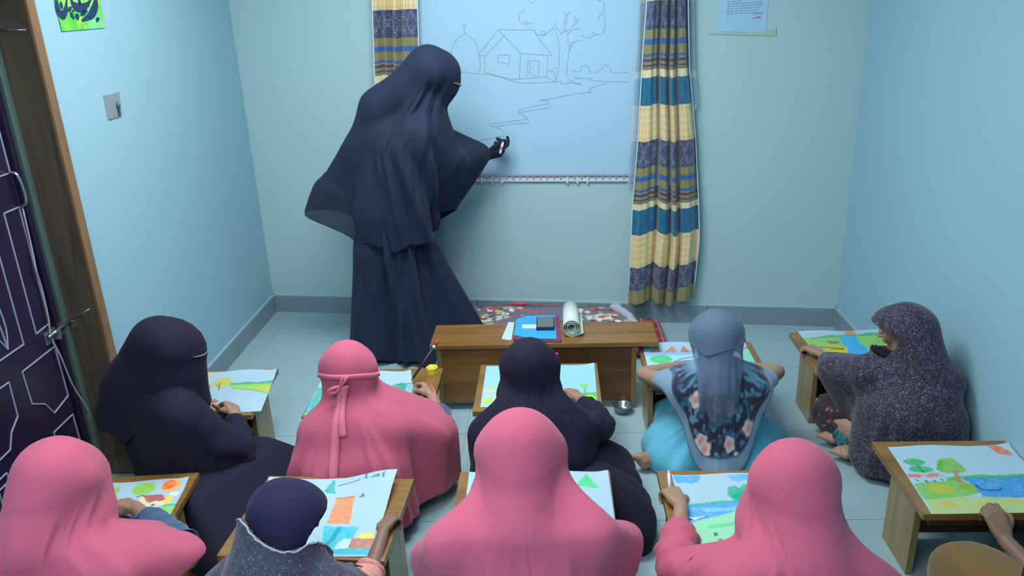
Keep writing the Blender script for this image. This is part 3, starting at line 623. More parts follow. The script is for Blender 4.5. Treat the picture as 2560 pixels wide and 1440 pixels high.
# unroll the free end to the right
ti = t[-1] + .6; px_, pz_ = sx[-1], sz[-1]; dx_, dz_ = math.cos(ti), math.sin(ti); end = []
for k in range(1, 6): px_ += .011 * math.cos(.10 + .09 * k); pz_ += .011 * math.sin(.10 + .09 * k); end.append((px_, pz_))
end = np.array(end)
prof = np.concatenate([np.stack([sx, sz], 1), end]); prof[:, 1] -= prof[:, 1].min(); prof[:, 0] += .072
Vr = [(x, yy, BT + .0015 + z) for yy in (3.285, 3.40, 3.52) for x, z in prof]; nP = len(prof)
obj('rolled_sheet', Vr, grid_faces(3, nP), M['cream_paper'], rl, solid=.0008)
# steel bowl under the bench
bo = thing('steel_bowl', (.293, 3.29, 0), 'small steel bowl on the floor under the long bench', 'bowl')
pr = [(.0, .003), (.028, .003), (.036, .012), (.043, .034), (.046, .036), (.044, .034), (.034, .013), (.026, .006), (.0, .006)]
V = [(.293 + r * math.cos(a), 3.20 + r * math.sin(a), z) for r, z in pr for a in np.linspace(0, 2 * np.pi, 24, endpoint=False)]
obj('shell', V, grid_faces(len(pr), 24, True), M['steel'], bo)

# ------------------------------------------------------------------ student desks
DT = .282
def desk(x, y, rz, label, tone=0):
    r = thing('low_desk', (x, y, 0), label, 'desk', 'low wooden student desks', rz)
    box('top', (0, 0, DT - .012), (.505, .412, .024), M['wood'], r, .003, False)
    for s in (-1, 1):
        box('side_panel', (s * .232, -.072, (DT - .024) / 2), (.022, .13, DT - .0245), M['wood_v'], r, .002, False)
        box('side_panel', (s * .232, .0, (DT - .024) / 2), (.0215, .013, DT - .0245), M['wood_v'], r, .001, False) if False else None
        box('side_panel', (s * .232, -.0065 + .029, (DT - .024) / 2), (.0222, .058, DT - .0245), M['wood_v'], r, .002, False)
    box('back_panel', (0, .04, .135), (.44, .016, .206), M['wood_d'], r, .002, False)
    box('apron', (0, -.172, DT - .042), (.44, .014, .034), M['wood_d'], r, .002, False)
    return r
desk(-1.468, 2.902, .06, 'low desk in front of the girl in black veil by the door')
desk(-.745, 2.895, 0, 'low desk of the girl in pink scarf with tied ribbon')
desk(-.078, 2.922, 0, 'low desk before the girl in plain black headscarf')
desk(.622, 3.118, 0, 'low desk under the elbows of the child in grey scarf')
desk(1.325, 3.215, 0, 'low desk of the child in speckled cloak by the right wall')
desk(-1.478, 2.085, .09, 'low desk of the girl in pink at the front left')
desk(-.748, 2.070, -.05, 'low desk of the small child in navy hood')
desk(-.082, 2.095, 0, 'low desk hidden behind the middle girl in pink')
desk(.58, 2.092, 0, 'low desk of the girl in pink at the front right')
desk(1.345, 2.262, 0, 'low desk at the right front corner with a lake drawing')
PAINT = {'1': [('e', (0.228, 0.073, 0.045, 0.055), (238, 180, 50)), ('e', (0.124, 0.174, 0.054, 0.097), (150, 190, 50)), ('p', [(0.082, 0.333), (0.306, 0.34), (0.315, 0.418), (0.1, 0.398)], (222, 110, 50)), ('e', (0.421, 0.29, 0.106, 0.128), (200, 190, 50)), ('l', [(0.396, 0.302), (0.421, 0.463)], (120, 90, 60), 0.008), ('l', [(0.404, 0.394), (0.354, 0.321)], (120, 90, 60), 0.005), ('p', [(0.511, 0.313), (0.608, 0.317), (0.71, 0.299), (0.84, 0.311), (0.994, 0.278), (1.0, 0.372), (0.538, 0.384)], (50, 160, 120)), ('p', [(0.522, 0.36), (1.007, 0.349), (1.001, 0.583), (0.793, 0.497), (0.57, 0.432)], (150, 205, 60)), ('p', [(0.822, 0.433), (1.006, 0.404), (1.001, 0.583)], (205, 200, 60), 0.6), ('l', [(0.572, 0.441), (0.815, 0.499), (0.987, 0.586)], (150, 90, 50), 0.006), ('e', (0.373, 0.729, 0.109, 0.061), (180, 80, 55)), ('l', [(0.256, 0.667), (0.349, 0.633)], (80, 60, 50), 0.004), ('e', (0.226, 0.437, 0.039, 0.037), (90, 80, 70), 0.6), ('p', [(0.184, 0.704), (0.273, 0.733), (0.322, 0.841), (0.231, 0.874)], (170, 200, 80))], '2': [('p', [(0.613, 0.538), (0.719, 0.403), (0.894, 0.309), (1.029, 0.328), (1.062, 0.419), (1.068, 0.727), (0.931, 0.779), (0.69, 0.75)], (30, 150, 118)), ('p', [(1.0, 0.353), (1.062, 0.419), (1.066, 0.727), (0.955, 0.757)], (100, 185, 80)), ('p', [(0.947, 0.344), (1.003, 0.346), (0.934, 0.794), (0.856, 0.789)], (140, 190, 240)), ('p', [(0.69, 0.742), (1.065, 0.742), (1.055, 0.801), (0.691, 0.794)], (190, 190, 180), 0.5), ('p', [(0.691, 0.794), (1.062, 0.786), (1.014, 0.985), (0.923, 1.007), (0.647, 0.877)], (140, 205, 245)), ('p', [(-0.013, 0.64), (0.023, 0.598), (0.041, 0.98), (-0.005, 1.009)], (50, 185, 190)), ('p', [(0.029, 0.979), (-0.0, 1.031), (-0.009, 0.99), (0.026, 0.938)], (120, 220, 120)), ('e', (-0.005, 0.546, 0.03, 0.031), (230, 130, 100)), ('p', [(0.007, 0.371), (0.278, 0.383), (0.221, 0.853), (0.041, 0.953)], (60, 170, 150))], '3': [('p', [(-0.004, -0.008), (1.008, 0.009), (1.008, 0.588), (0.013, 0.562)], (140, 205, 238), 0.75), ('p', [(0.018, 0.567), (0.176, 0.515), (0.179, 0.598), (0.03, 0.629)], (180, 205, 80), 0.8), ('e', (0.086, 0.692, 0.045, 0.042), (120, 150, 170), 0.4), ('p', [(0.022, 0.818), (0.099, 0.772), (0.098, 0.929), (0.011, 0.93)], (170, 215, 70)), ('p', [(0.03, 0.633), (0.171, 0.61), (0.176, 0.749), (0.03, 0.795)], (190, 215, 225), 0.5), ('e', (0.897, 0.507, 0.04, 0.084), (140, 205, 100)), ('l', [(0.9, 0.565), (0.897, 0.701)], (90, 170, 150), 0.008), ('p', [(0.88, 0.679), (0.993, 0.656), (0.995, 1.013), (0.95, 0.972), (0.895, 0.812)], (60, 190, 60)), ('e', (0.947, 0.767, 0.04, 0.058), (190, 220, 60), 0.8), ('e', (0.936, 0.855, 0.027, 0.044), (160, 220, 60), 0.7)], '4': [('p', [(0.14, 0.087), (0.059, 0.283), (0.178, 0.281)], (190, 120, 80), 0.8), ('p', [(0.287, 0.094), (0.19, 0.29), (0.324, 0.272)], (190, 120, 80), 0.8), ('p', [(0.4, 0.1), (0.345, 0.281), (0.436, 0.261)], (190, 95, 65), 0.9), ('p', [(0.477, 0.174), (0.442, 0.278), (0.525, 0.266)], (190, 110, 75), 0.8), ('p', [(0.008, 0.289), (0.524, 0.274), (0.512, 0.361), (0.007, 0.369)], (130, 185, 240)), ('p', [(0.021, 0.369), (0.514, 0.345), (0.464, 0.53), (0.211, 0.602), (0.013, 0.669)], (165, 222, 215), 0.8), ('e', (0.142, 0.465, 0.107, 0.116), (60, 195, 105)), ('l', [(0.257, 0.54), (0.358, 0.448), (0.467, 0.406)], (80, 140, 225), 0.012), ('l', [(0.214, 0.576), (0.337, 0.517)], (110, 170, 235), 0.01), ('p', [(0.948, 0.259), (1.037, 0.243), (1.007, 0.623), (0.904, 0.633)], (130, 220, 185)), ('p', [(0.957, 0.19), (1.006, 0.119), (1.013, 0.209)], (200, 110, 90))], '5': [('p', [(-0.039, 0.192), (0.147, 0.192), (0.42, 0.166), (0.783, 0.128), (1.21, 0.124), (0.943, 0.848), (-0.021, 0.811)], (128, 195, 70)), ('p', [(0.147, 0.192), (0.315, 0.114), (0.44, 0.127), (0.506, 0.099), (0.611, 0.127), (0.745, 0.07), (0.944, 0.072), (0.923, 0.134), (0.42, 0.166)], (60, 175, 130)), ('e', (0.563, 0.065, 0.069, 0.056), (228, 120, 70)), ('l', [(0.103, 0.198), (0.423, 0.158), (0.783, 0.128)], (90, 110, 80), 0.006), ('p', [(0.42, 0.166), (0.581, 0.154), (0.561, 0.365), (0.588, 0.551), (0.528, 0.763), (0.318, 0.772), (0.373, 0.506), (0.388, 0.289)], (40, 165, 240)), ('p', [(0.121, 0.413), (0.385, 0.469), (0.304, 0.771), (0.176, 0.678), (0.153, 0.533)], (215, 195, 50), 0.8), ('l', [(0.231, 0.312), (0.266, 0.359), (0.347, 0.348)], (120, 70, 60), 0.01), ('e', (0.287, 0.338, 0.062, 0.045), (150, 90, 70), 0.7), ('l', [(0.107, 0.458), (0.237, 0.493), (0.341, 0.519)], (150, 50, 50), 0.014), ('l', [(0.195, 0.535), (0.326, 0.54)], (130, 60, 50), 0.01), ('e', (0.263, 0.71, 0.055, 0.032), (200, 90, 60)), ('e', (0.69, 0.519, 0.032, 0.213), (190, 205, 60), 0.7), ('e', (0.282, 0.611, 0.042, 0.037), (226, 180, 60)), ('l', [(0.203, 0.056), (0.313, 0.074)], (170, 190, 200), 0.01)], '6': [('p', [(0.239, 0.049), (0.299, 0.083), (0.447, 0.09), (0.453, 0.215), (0.4, 0.301), (0.321, 0.299)], (140, 190, 30)), ('e', (0.655, 0.139, 0.099, 0.109), (135, 200, 25)), ('e', (0.879, 0.116, 0.081, 0.114), (246, 170, 60)), ('e', (0.853, 0.095, 0.06, 0.083), (240, 110, 50)), ('e', (0.936, 0.264, 0.042, 0.047), (205, 225, 236), 0.95), ('e', (0.869, 0.142, 0.026, 0.03), (236, 60, 60), 0.7), ('p', [(0.654, 0.294), (0.683, 0.267), (0.764, 0.392), (0.779, 0.473), (0.687, 0.368)], (228, 222, 185)), ('p', [(0.684, 0.272), (0.842, 0.268), (0.895, 0.377), (0.765, 0.396)], (182, 70, 42)), ('p', [(0.765, 0.396), (0.894, 0.38), (0.896, 0.447), (0.78, 0.474)], (228, 222, 185)), ('e', (0.916, 0.372, 0.037, 0.08), (240, 205, 40)), ('l', [(0.64, 0.283), (0.681, 0.26)], (30, 40, 40), 0.008), ('e', (0.812, 0.445, 0.015, 0.018), (20, 40, 40)), ('p', [(0.851, 0.511), (1.01, 0.468), (1.029, 0.633), (0.904, 0.567)], (130, 210, 60)), ('l', [(0.91, 0.47), (1.008, 0.46)], (60, 170, 160), 0.014), ('p', [(0.508, 0.645), (0.576, 0.62), (0.746, 0.576), (0.816, 0.719), (0.678, 0.761), (0.513, 0.707)], (30, 150, 215)), ('p', [(0.567, 0.614), (0.694, 0.529), (0.747, 0.581), (0.6, 0.623)], (165, 180, 40)), ('p', [(0.422, 0.491), (0.564, 0.479), (0.572, 0.607), (0.496, 0.604)], (225, 190, 150)), ('l', [(0.503, 0.605), (0.57, 0.599), (0.593, 0.499)], (20, 20, 20), 0.008), ('e', (0.582, 0.514, 0.012, 0.037), (20, 20, 20)), ('p', [(0.354, 0.303), (0.403, 0.31), (0.446, 0.447), (0.403, 0.457)], (205, 220, 110))], '7': [('p', [(0.509, 0.018), (0.462, 0.19), (0.55, 0.205)], (20, 168, 165)), ('l', [(0.556, 0.094), (0.626, 0.07), (0.716, 0.05)], (60, 110, 110), 0.007), ('l', [(0.729, 0.045), (0.797, 0.054), (0.922, 0.075)], (130, 160, 170), 0.004), ('l', [(0.771, 0.054), (0.757, 0.009), (0.77, -0.001)], (60, 120, 110), 0.008), ('p', [(0.811, 0.056), (0.866, 0.031), (0.871, 0.08)], (40, 140, 120)), ('l', [(0.91, 0.089), (0.898, 0.039), (0.909, 0.03)], (60, 120, 110), 0.008), ('p', [(0.581, 0.275), (0.719, 0.274), (0.747, 0.605), (0.574, 0.604)], (222, 135, 65)), ('l', [(0.58, 0.273), (0.72, 0.271)], (150, 90, 60), 0.004), ('l', [(0.765, 0.288), (0.795, 0.287), (0.778, 0.257)], (60, 90, 110), 0.008), ('p', [(0.559, 0.648), (0.833, 0.647), (0.802, 0.856), (0.708, 0.908), (0.998, 0.916), (0.997, 0.971), (0.543, 0.97), (0.587, 0.858)], (40, 188, 205)), ('p', [(0.717, 0.857), (0.757, 0.794), (0.817, 0.803), (0.808, 0.902), (0.708, 0.908)], (205, 226, 236), 0.85), ('l', [(0.683, 0.666), (0.658, 0.795), (0.614, 0.879)], (20, 150, 180), 0.02), ('p', [(0.846, 0.784), (0.882, 0.726), (0.97, 0.726), (0.988, 0.791)], (232, 220, 50)), ('p', [(0.821, 0.793), (0.992, 0.793), (0.997, 0.91), (0.814, 0.899)], (188, 118, 95)), ('l', [(0.828, -0.06), (0.934, -0.031)], (175, 195, 205), 0.02, 0.5)], '8': [('p', [(0.004, 0.004), (0.105, 0.001), (0.114, 0.199), (0.006, 0.204)], (150, 205, 242)), ('e', (0.081, 0.299, 0.033, 0.076), (40, 150, 140)), ('p', [(0.84, 0.039), (0.766, 0.214), (0.914, 0.247)], (50, 205, 115)), ('p', [(0.008, 0.433), (0.124, 0.411), (0.131, 0.577), (0.011, 0.575)], (150, 210, 120), 0.6)], '9': [('p', [(0.011, 0.021), (0.212, 0.017), (0.182, 0.105), (0.133, 0.129), (0.078, 0.112), (0.031, 0.123), (0.017, 0.069)], (60, 165, 238)), ('p', [(0.425, 0.032), (0.633, 0.027), (0.584, 0.086), (0.545, 0.077), (0.489, 0.11), (0.451, 0.092)], (90, 175, 240)), ('e', (0.435, 0.286, 0.057, 0.114), (15, 168, 128)), ('e', (0.533, 0.258, 0.063, 0.103), (15, 168, 128)), ('e', (0.473, 0.337, 0.072, 0.057), (15, 165, 128)), ('p', [(0.448, 0.384), (0.485, 0.377), (0.494, 0.507), (0.481, 0.514)], (165, 90, 85)), ('l', [(0.479, 0.446), (0.533, 0.377)], (165, 90, 85), 0.008), ('p', [(0.041, 0.453), (0.111, 0.434), (0.192, 0.424), (0.275, 0.401), (0.439, 0.392), (0.434, 0.418), (0.042, 0.478)], (40, 170, 150)), ('p', [(0.038, 0.478), (0.451, 0.41), (0.465, 0.476), (0.406, 0.539), (0.157, 0.64), (0.017, 0.701)], (70, 160, 228)), ('p', [(0.148, 0.503), (0.416, 0.491), (0.377, 0.528), (0.187, 0.549)], (150, 200, 240), 0.7), ('p', [(0.014, 0.722), (0.155, 0.651), (0.473, 0.514), (0.439, 0.61), (0.261, 0.91), (0.223, 0.957), (0.046, 0.956)], (145, 220, 165)), ('l', [(0.169, 0.751), (0.295, 0.724), (0.409, 0.682)], (70, 200, 130), 0.02, 0.6), ('e', (0.455, 0.566, 0.021, 0.016), (20, 150, 110)), ('l', [(0.025, 0.643), (0.078, 0.651), (0.161, 0.615)], (60, 50, 60), 0.007), ('p', [(0.036, 0.621), (0.081, 0.629), (0.154, 0.611), (0.079, 0.645)], (230, 235, 235)), ('l', [(0.185, 0.835), (0.2, 0.856)], (30, 110, 90), 0.008), ('l', [(0.201, 0.828), (0.184, 0.862)], (30, 110, 90), 0.008), ('l', [(0.199, 0.903), (0.209, 0.93), (0.222, 0.901)], (30, 110, 90), 0.006), ('l', [(0.185, 0.342), (0.196, 0.35)], (150, 170, 185), 0.008), ('l', [(0.222, 0.345), (0.233, 0.35)], (150, 170, 185), 0.008)], '10': [('e', (0.133, 0.255, 0.086, 0.061), (30, 170, 75)), ('e', (0.143, 0.372, 0.095, 0.053), (30, 165, 80)), ('l', [(0.14, 0.303), (0.147, 0.435)], (40, 110, 70), 0.005), ('p', [(0.343, 0.215), (0.454, 0.198), (0.478, 0.295), (0.49, 0.389), (0.434, 0.421), (0.321, 0.434), (0.271, 0.372)], (118, 178, 20)), ('p', [(0.32, 0.243), (0.37, 0.228), (0.29, 0.415), (0.271, 0.372)], (60, 170, 60), 0.7), ('p', [(0.016, 0.448), (0.111, 0.45), (0.102, 0.491), (0.011, 0.495)], (215, 100, 95)), ('p', [(0.157, 0.451), (0.254, 0.432), (0.234, 0.484), (0.141, 0.494)], (212, 105, 75)), ('l', [(0.254, 0.438), (0.279, 0.484)], (140, 120, 110), 0.004), ('l', [(0.115, 0.45), (0.135, 0.481)], (140, 120, 110), 0.004), ('p', [(0.014, 0.587), (0.266, 0.558), (0.341, 0.519), (0.445, 0.598), (0.458, 0.716), (0.316, 0.77), (0.012, 0.806)], (112, 185, 30)), ('e', (0.191, 0.666, 0.104, 0.069), (190, 180, 60), 0.7), ('e', (0.385, 0.633, 0.053, 0.05), (150, 160, 40), 0.7), ('p', [(0.288, 0.499), (0.433, 0.479), (0.556, 0.459), (0.666, 0.469), (0.898, 0.462), (1.048, 0.465), (1.028, 0.503), (0.405, 0.512), (0.279, 0.543)], (60, 170, 55)), ('p', [(0.406, 0.509), (0.88, 0.497), (1.104, 0.502), (0.949, 0.799), (0.453, 0.786), (0.455, 0.713), (0.452, 0.598)], (25, 140, 208)), ('p', [(0.387, 0.394), (0.41, 0.395), (0.386, 0.568), (0.345, 0.567)], (180, 120, 90)), ('l', [(0.467, 0.606), (0.481, 0.678), (0.539, 0.689), (0.605, 0.688), (0.636, 0.66)], (20, 60, 90), 0.008), ('p', [(0.022, 0.82), (0.237, 0.787), (0.426, 0.783), (0.734, 0.802), (0.946, 0.806), (0.832, 1.03), (0.009, 0.998)], (175, 195, 110)), ('p', [(0.147, 0.833), (0.217, 0.875), (0.204, 0.909), (0.077, 0.907)], (205, 175, 80), 0.7), ('p', [(0.344, 0.877), (0.721, 0.829), (0.708, 0.856), (0.368, 0.905)], (205, 185, 90), 0.7), ('p', [(0.824, 0.007), (0.879, 0.005), (0.922, 0.035), (0.963, 0.136), (0.941, 0.163), (0.857, 0.122)], (216, 112, 60)), ('l', [(0.048, 0.532), (0.063, 0.544)], (70, 110, 120), 0.008), ('l', [(0.117, 0.548), (0.121, 0.563)], (50, 70, 80), 0.01), ('l', [(0.18, 0.546), (0.184, 0.558)], (50, 70, 80), 0.01), ('l', [(0.241, 0.523), (0.248, 0.535)], (50, 70, 80), 0.008)]}
SZ = DT + .0004
SH = [('1', 'crayon landscape with yellow trees by the black-veiled girl', [(-1.60, 3.085), (-1.228, 3.108), (-1.172, 2.735), (-1.545, 2.712)]),
      ('2', 'crayon drawing of a green hill and waterfall', [(-1.005, 3.072), (-.628, 3.072), (-.548, 2.712), (-.99, 2.700)]),
      ('3', 'pale blue sky drawing on the desk of the girl in black headscarf', [(-.305, 3.112), (.163, 3.105), (.156, 2.728), (-.302, 2.745)]),
      ('4', 'drawing of brown mountains under the child in grey scarf', [(.386, 3.318), (.847, 3.318), (.845, 2.96), (.386, 2.96)]),
      ('5', 'drawing of a river between green banks on the far right desk', [(1.112, 3.42), (1.55, 3.42), (1.535, 3.05), (1.125, 3.05)]),
      ('6', 'bright drawing of a house and orange sun at front left', [(-1.66, 2.235), (-1.262, 2.272), (-1.222, 1.955), (-1.62, 1.91)]),
      ('7', 'drawing with orange block and teal sea on the small child\'s desk', [(-.985, 2.27), (-.535, 2.25), (-.560, 1.868), (-.915, 1.872)]),
      ('8', 'drawing with a green triangle behind the middle girl in pink', [(-.303, 2.293), (.165, 2.295), (.168, 1.92), (-.295, 1.92)]),
      ('9', 'drawing of a bay with teal tree and blue clouds', [(.372, 2.272), (.80, 2.272), (.80, 1.905), (.375, 1.905)]),
      ('10', 'drawing of a lake and green trees at the right front corner', [(1.132, 2.430), (1.592, 2.432), (1.59, 2.058), (1.116, 2.056)])]
for i, (k, lb, c4) in enumerate(SH):
    c4 = [np.array(a) for a in c4]
    if k == '5': c4[1][0] = c4[1][0] - .03; c4[2][0] -= .02
    if k == '10': c4[1][0] = 1.536; c4[2][0] = 1.536
    lift = (lambda U, V: .045 * smooth(.55, 1, U) * smooth(.6, 0, V)) if k == '7' else (lambda U, V: .006 * smooth(.9, 1, U) * smooth(.2, 0, V))
    sheet('drawing_sheet', lb, c4, SZ, PAINT[k], lift, seed=i + 2)

# ------------------------------------------------------------------ people: body, hands, draped cloth
A3 = lambda *p: np.array(p, float)
def unit(v): v = np.array(v, float); return v / (np.linalg.norm(v) + 1e-9)
def cone_mesh(bm, a, ra, b, rb, n=14):
    a, b = np.array(a, float), np.array(b, float); d = b - a; L = np.linalg.norm(d)
    if L < 1e-6: d = np.array([0, 0, 1.]); L = 1e-6
    t = d / L; up = np.array([0, 0, 1.]) if abs(t[2]) < .9 else np.array([1., 0, 0]); u = unit(np.cross(up, t)); v = np.cross(t, u)
    sa = np.clip((ra - rb) / max(L, 1e-5), -.95, .95); rings = []
    ph0 = math.asin(sa)
    for p in np.linspace(-math.pi / 2 + .25, ph0, 5): rings.append((a + t * ra * math.sin(p), ra * math.cos(p)))
    for p in np.linspace(ph0, math.pi / 2 - .25, 5): rings.append((b + t * rb * math.sin(p), rb * math.cos(p)))
    ang = np.linspace(0, 2 * math.pi, n, endpoint=False); R = []
    for c, r in rings: R.append([bm.verts.new(c + u * r * math.cos(x) + v * r * math.sin(x)) for x in ang])
    p0 = bm.verts.new(a - t * ra); p1 = bm.verts.new(b + t * rb)
    for i in range(len(R) - 1):
        for j in range(n): bm.faces.new((R[i][j], R[i][(j + 1) % n], R[i + 1][(j + 1) % n], R[i + 1][j]))
    for j in range(n): bm.faces.new((p0, R[0][(j + 1) % n], R[0][j])); bm.faces.new((p1, R[-1][j], R[-1][(j + 1) % n]))
def skin_mesh(cones, voxel, smooth_it=3):
    bm = bmesh.new()
    for c in cones: cone_mesh(bm, *c)
    bmesh.ops.recalc_face_normals(bm, faces=bm.faces)
    me = bpy.data.meshes.new('tmp'); bm.to_mesh(me); bm.free(); o = bpy.data.objects.new('tmp', me); COL.objects.link(o)
    r = o.modifiers.new('r', 'REMESH'); r.mode = 'VOXEL'; r.voxel_size = voxel; r.use_smooth_shade = True
    s = o.modifiers.new('s', 'SMOOTH'); s.factor = .5; s.iterations = smooth_it
    dg = bpy.context.evaluated_depsgraph_get(); ev = o.evaluated_get(dg); m2 = bpy.data.meshes.new_from_object(ev)
    nv = len(m2.vertices); V = np.zeros(nv * 3); m2.vertices.foreach_get('co', V); F = [tuple(p.vertices) for p in m2.polygons]
    bpy.data.objects.remove(o, do_unlink=True); bpy.data.meshes.remove(me); bpy.data.meshes.remove(m2)
    return V.reshape(-1, 3), F

def hand_cones(W, F, N, side, pose, s=1.0):
    """side +1 right, -1 left; F points along the fingers, N out of the back of the hand"""
    F = unit(F); N = unit(N - F * np.dot(N, F)); Th = np.cross(N, F) * side; W = np.array(W, float)
    def P(x, y, z): return W + (F * x + Th * y + N * z) * s
    C = []; kn = [(.074, .026), (.078, .009), (.074, -.008), (.067, -.024)]
    for x, y in kn: C.append((P(.008, y * .5, 0), .0165 * s, P(x, y, .002), .0112 * s))
    C.append((P(.03, .018, -.006), .016 * s, P(.03, -.016, -.006), .015 * s))
    lens = [(.036, .024, .018), (.040, .027, .019), (.037, .025, .018), (.029, .019, .016)]; rad = [.0086, .0088, .0084, .0074]
    poses = {'relax': [(20, 30, 20), (26, 34, 22), (32, 38, 24), (36, 40, 26)], 'pinch': [(38, 58, 30), (52, 64, 34), (70, 74, 40), (78, 78, 42)],
             'grip': [(30, 52, 30), (34, 56, 30), (38, 58, 32), (42, 60, 34)], 'flat': [(4, 10, 8), (6, 12, 8), (8, 12, 8), (10, 14, 10)],
             'teach': [(22, 40, 20), (55, 60, 20), (60, 66, 26), (64, 70, 30)]}
    spread = [5, 1, -4, -10]
    for k in range(4):
        x, y = kn[k]; p = np.array([x, y, .002]); ang = 0; sp = math.radians(spread[k])
        for q in range(3):
            ang += math.radians(poses[pose][k][q]); d = np.array([math.cos(ang) * math.cos(sp), math.cos(ang) * math.sin(sp), -math.sin(ang)])
            p2 = p + d * lens[k][q]; C.append((P(*p), rad[k] * (1 - .09 * q) * s, P(*p2), rad[k] * (1 - .09 * (q + 1)) * s)); p = p2
    th = {'pinch': [(.018, .016, -.006), (.046, .036, -.020), (.070, .030, -.036), (.086, .020, -.046)], 'teach': [(.018, .016, -.006), (.044, .044, -.012), (.074, .046, -.022), (.096, .036, -.034)],
          'grip': [(.018, .018, -.004), (.042, .044, -.010), (.062, .056, -.022), (.074, .058, -.036)]}.get(pose, [(.018, .018, -.004), (.044, .046, -.008), (.066, .060, -.012), (.084, .066, -.016)])
    rt = [.014, .0105, .0095, .0082]
    for q in range(3): C.append((P(*th[q]), rt[q] * s, P(*th[q + 1]), rt[q + 1] * s))
    return C
def tip_point(W, F, N, side, s=1.0, fwd=.094, lat=.02, dn=-.045):
    F = unit(F); N = unit(N - F * np.dot(N, F)); Th = np.cross(N, F) * side; return np.array(W) + (F * fwd + Th * lat + N * dn) * s

def head_cones(hc, face, s=1.0):
    F = unit(face); R = unit(np.cross(F, A3(0, 0, 1))); U = np.cross(R, F)
    def P(f, r, u): return np.array(hc) + (F * f + R * r + U * u) * s
    c = [(P(-.018, 0, .022), .074 * s, P(.022, 0, .02), .066 * s), (P(.03, 0, .012), .058 * s, P(.046, 0, -.062), .030 * s), (P(-.012, 0, -.028), .052 * s, P(.044, 0, -.060), .030 * s),
         (P(.082, 0, .006), .0075 * s, P(.103, 0, -.022), .0105 * s), (P(.094, .009, -.026), .007 * s, P(.094, -.009, -.026), .007 * s),
         (P(.070, .034, .028), .013 * s, P(.076, .010, .030), .012 * s), (P(.070, -.034, .028), .013 * s, P(.076, -.010, .030), .012 * s),
         (P(.054, .036, -.014), .020 * s, P(.05, .03, -.03), .02 * s), (P(.054, -.036, -.014), .020 * s, P(.05, -.03, -.03), .02 * s),
         (P(.076, .016, -.050), .0065 * s, P(.080, -.016, -.050), .0065 * s), (P(.072, 0, -.078), .014 * s, P(.066, 0, -.082), .016 * s)]
    for q in (-1, 1): c += [(P(-.006, q * .074, .006), .012 * s, P(-.010, q * .080, .018), .009 * s), (P(-.004, q * .074, -.012), .008 * s, P(-.004, q * .074, .0), .01 * s)]
    return c, P
def small_sphere(name, c, r, mat, parent, n=12, label=None, sc=(1, 1, 1)):
    V = [(0, 0, 1)]; m = n // 2
    for i in range(1, m):
        for j in range(n): V.append((math.sin(math.pi * i / m) * math.cos(2 * math.pi * j / n), math.sin(math.pi * i / m) * math.sin(2 * math.pi * j / n), math.cos(math.pi * i / m)))
    V.append((0, 0, -1)); F = [(0, 1 + j, 1 + (j + 1) % n) for j in range(n)] + [(1 + i * n + j, 1 + (i + 1) * n + j, 1 + (i + 1) * n + (j + 1) % n, 1 + i * n + (j + 1) % n) for i in range(m - 2) for j in range(n)]
    F += [(len(V) - 1, 1 + (m - 2) * n + (j + 1) % n, 1 + (m - 2) * n + j) for j in range(n)]
    return obj(name, np.array(V) * r * np.array(sc) + np.array(c), F, mat, parent, label=label)

def body_cones(J, s=1.0):
    """skeleton J -> tapered limbs"""
    c = []; hip, neck = A3(*J['hip']), A3(*J['neck']); F = unit(J['face']); hc = A3(*J['head'])
    mid = hip + (neck - hip) * .55; rgt = unit(A3(*J['shr']) - A3(*J['shl']))
    for q in (-.055, .055): c += [(hip + rgt * q * s, .095 * s, mid + rgt * q * .9 * s, .082 * s), (mid + rgt * q * s, .085 * s, neck - A3(0, 0, .075) * s + rgt * q * s, .075 * s)]
    c += [(A3(*J['shl']), .046 * s, neck - A3(0, 0, .03) * s, .05 * s), (A3(*J['shr']), .046 * s, neck - A3(0, 0, .03) * s, .05 * s), (neck - A3(0, 0, .03), .045 * s, hc - A3(0, 0, .05) * s, .04 * s)]
    for k in 'lr':
        sh, el, wr = A3(*J['sh' + k]), A3(*J['el' + k]), A3(*J['wr' + k]); c += [(sh, .043 * s, el, .034 * s), (el, .034 * s, wr, .0215 * s)]
        if 'kn' + k in J:
            kn, an = A3(*J['kn' + k]), A3(*J['an' + k]); hp = hip + rgt * (.07 if k == 'r' else -.07) * s - A3(0, 0, .01)
            c += [(hp, .082 * s, kn, .056 * s), (kn, .054 * s, an, .033 * s)]
            ft = unit(J.get('ft' + k, (0, 1, -.1))); sd = unit(np.cross(ft, J.get('sole' + k, (0, 0, 1)))); to = an + ft * .13 * s
            c += [(an - ft * .02 * s, .030 * s, an + ft * .09 * s, .026 * s), (an + ft * .05 * s + sd * .01 * s, .024 * s, an + ft * .105 * s + sd * .018 * s, .021 * s), (an + ft * .05 * s - sd * .01 * s, .022 * s, an + ft * .095 * s - sd * .02 * s, .018 * s)]
            for q in range(5):
                b = an + ft * (.105 - .006 * q) * s + sd * (.026 - .0135 * q) * s; c.append((b, (.012 if q == 0 else .0085) * s, b + ft * (.032 - .003 * q) * s, (.0105 if q == 0 else .0075) * s))
    return c
def sdf(P, cones, k=.016):
    acc = np.zeros(P.shape[:-1])
    for a, ra, b, rb in cones:
        a = np.array(a, float); ba = np.array(b, float) - a; L = ba @ ba + 1e-9; q = P - a
        h = np.clip((q @ ba) / L, 0, 1); d = np.sqrt(((q - h[..., None] * ba) ** 2).sum(-1)) - (ra + (rb - ra) * h)
        acc += np.exp(-np.clip(d, -.4, .8) / k)
    return -k * np.log(acc + 1e-30)
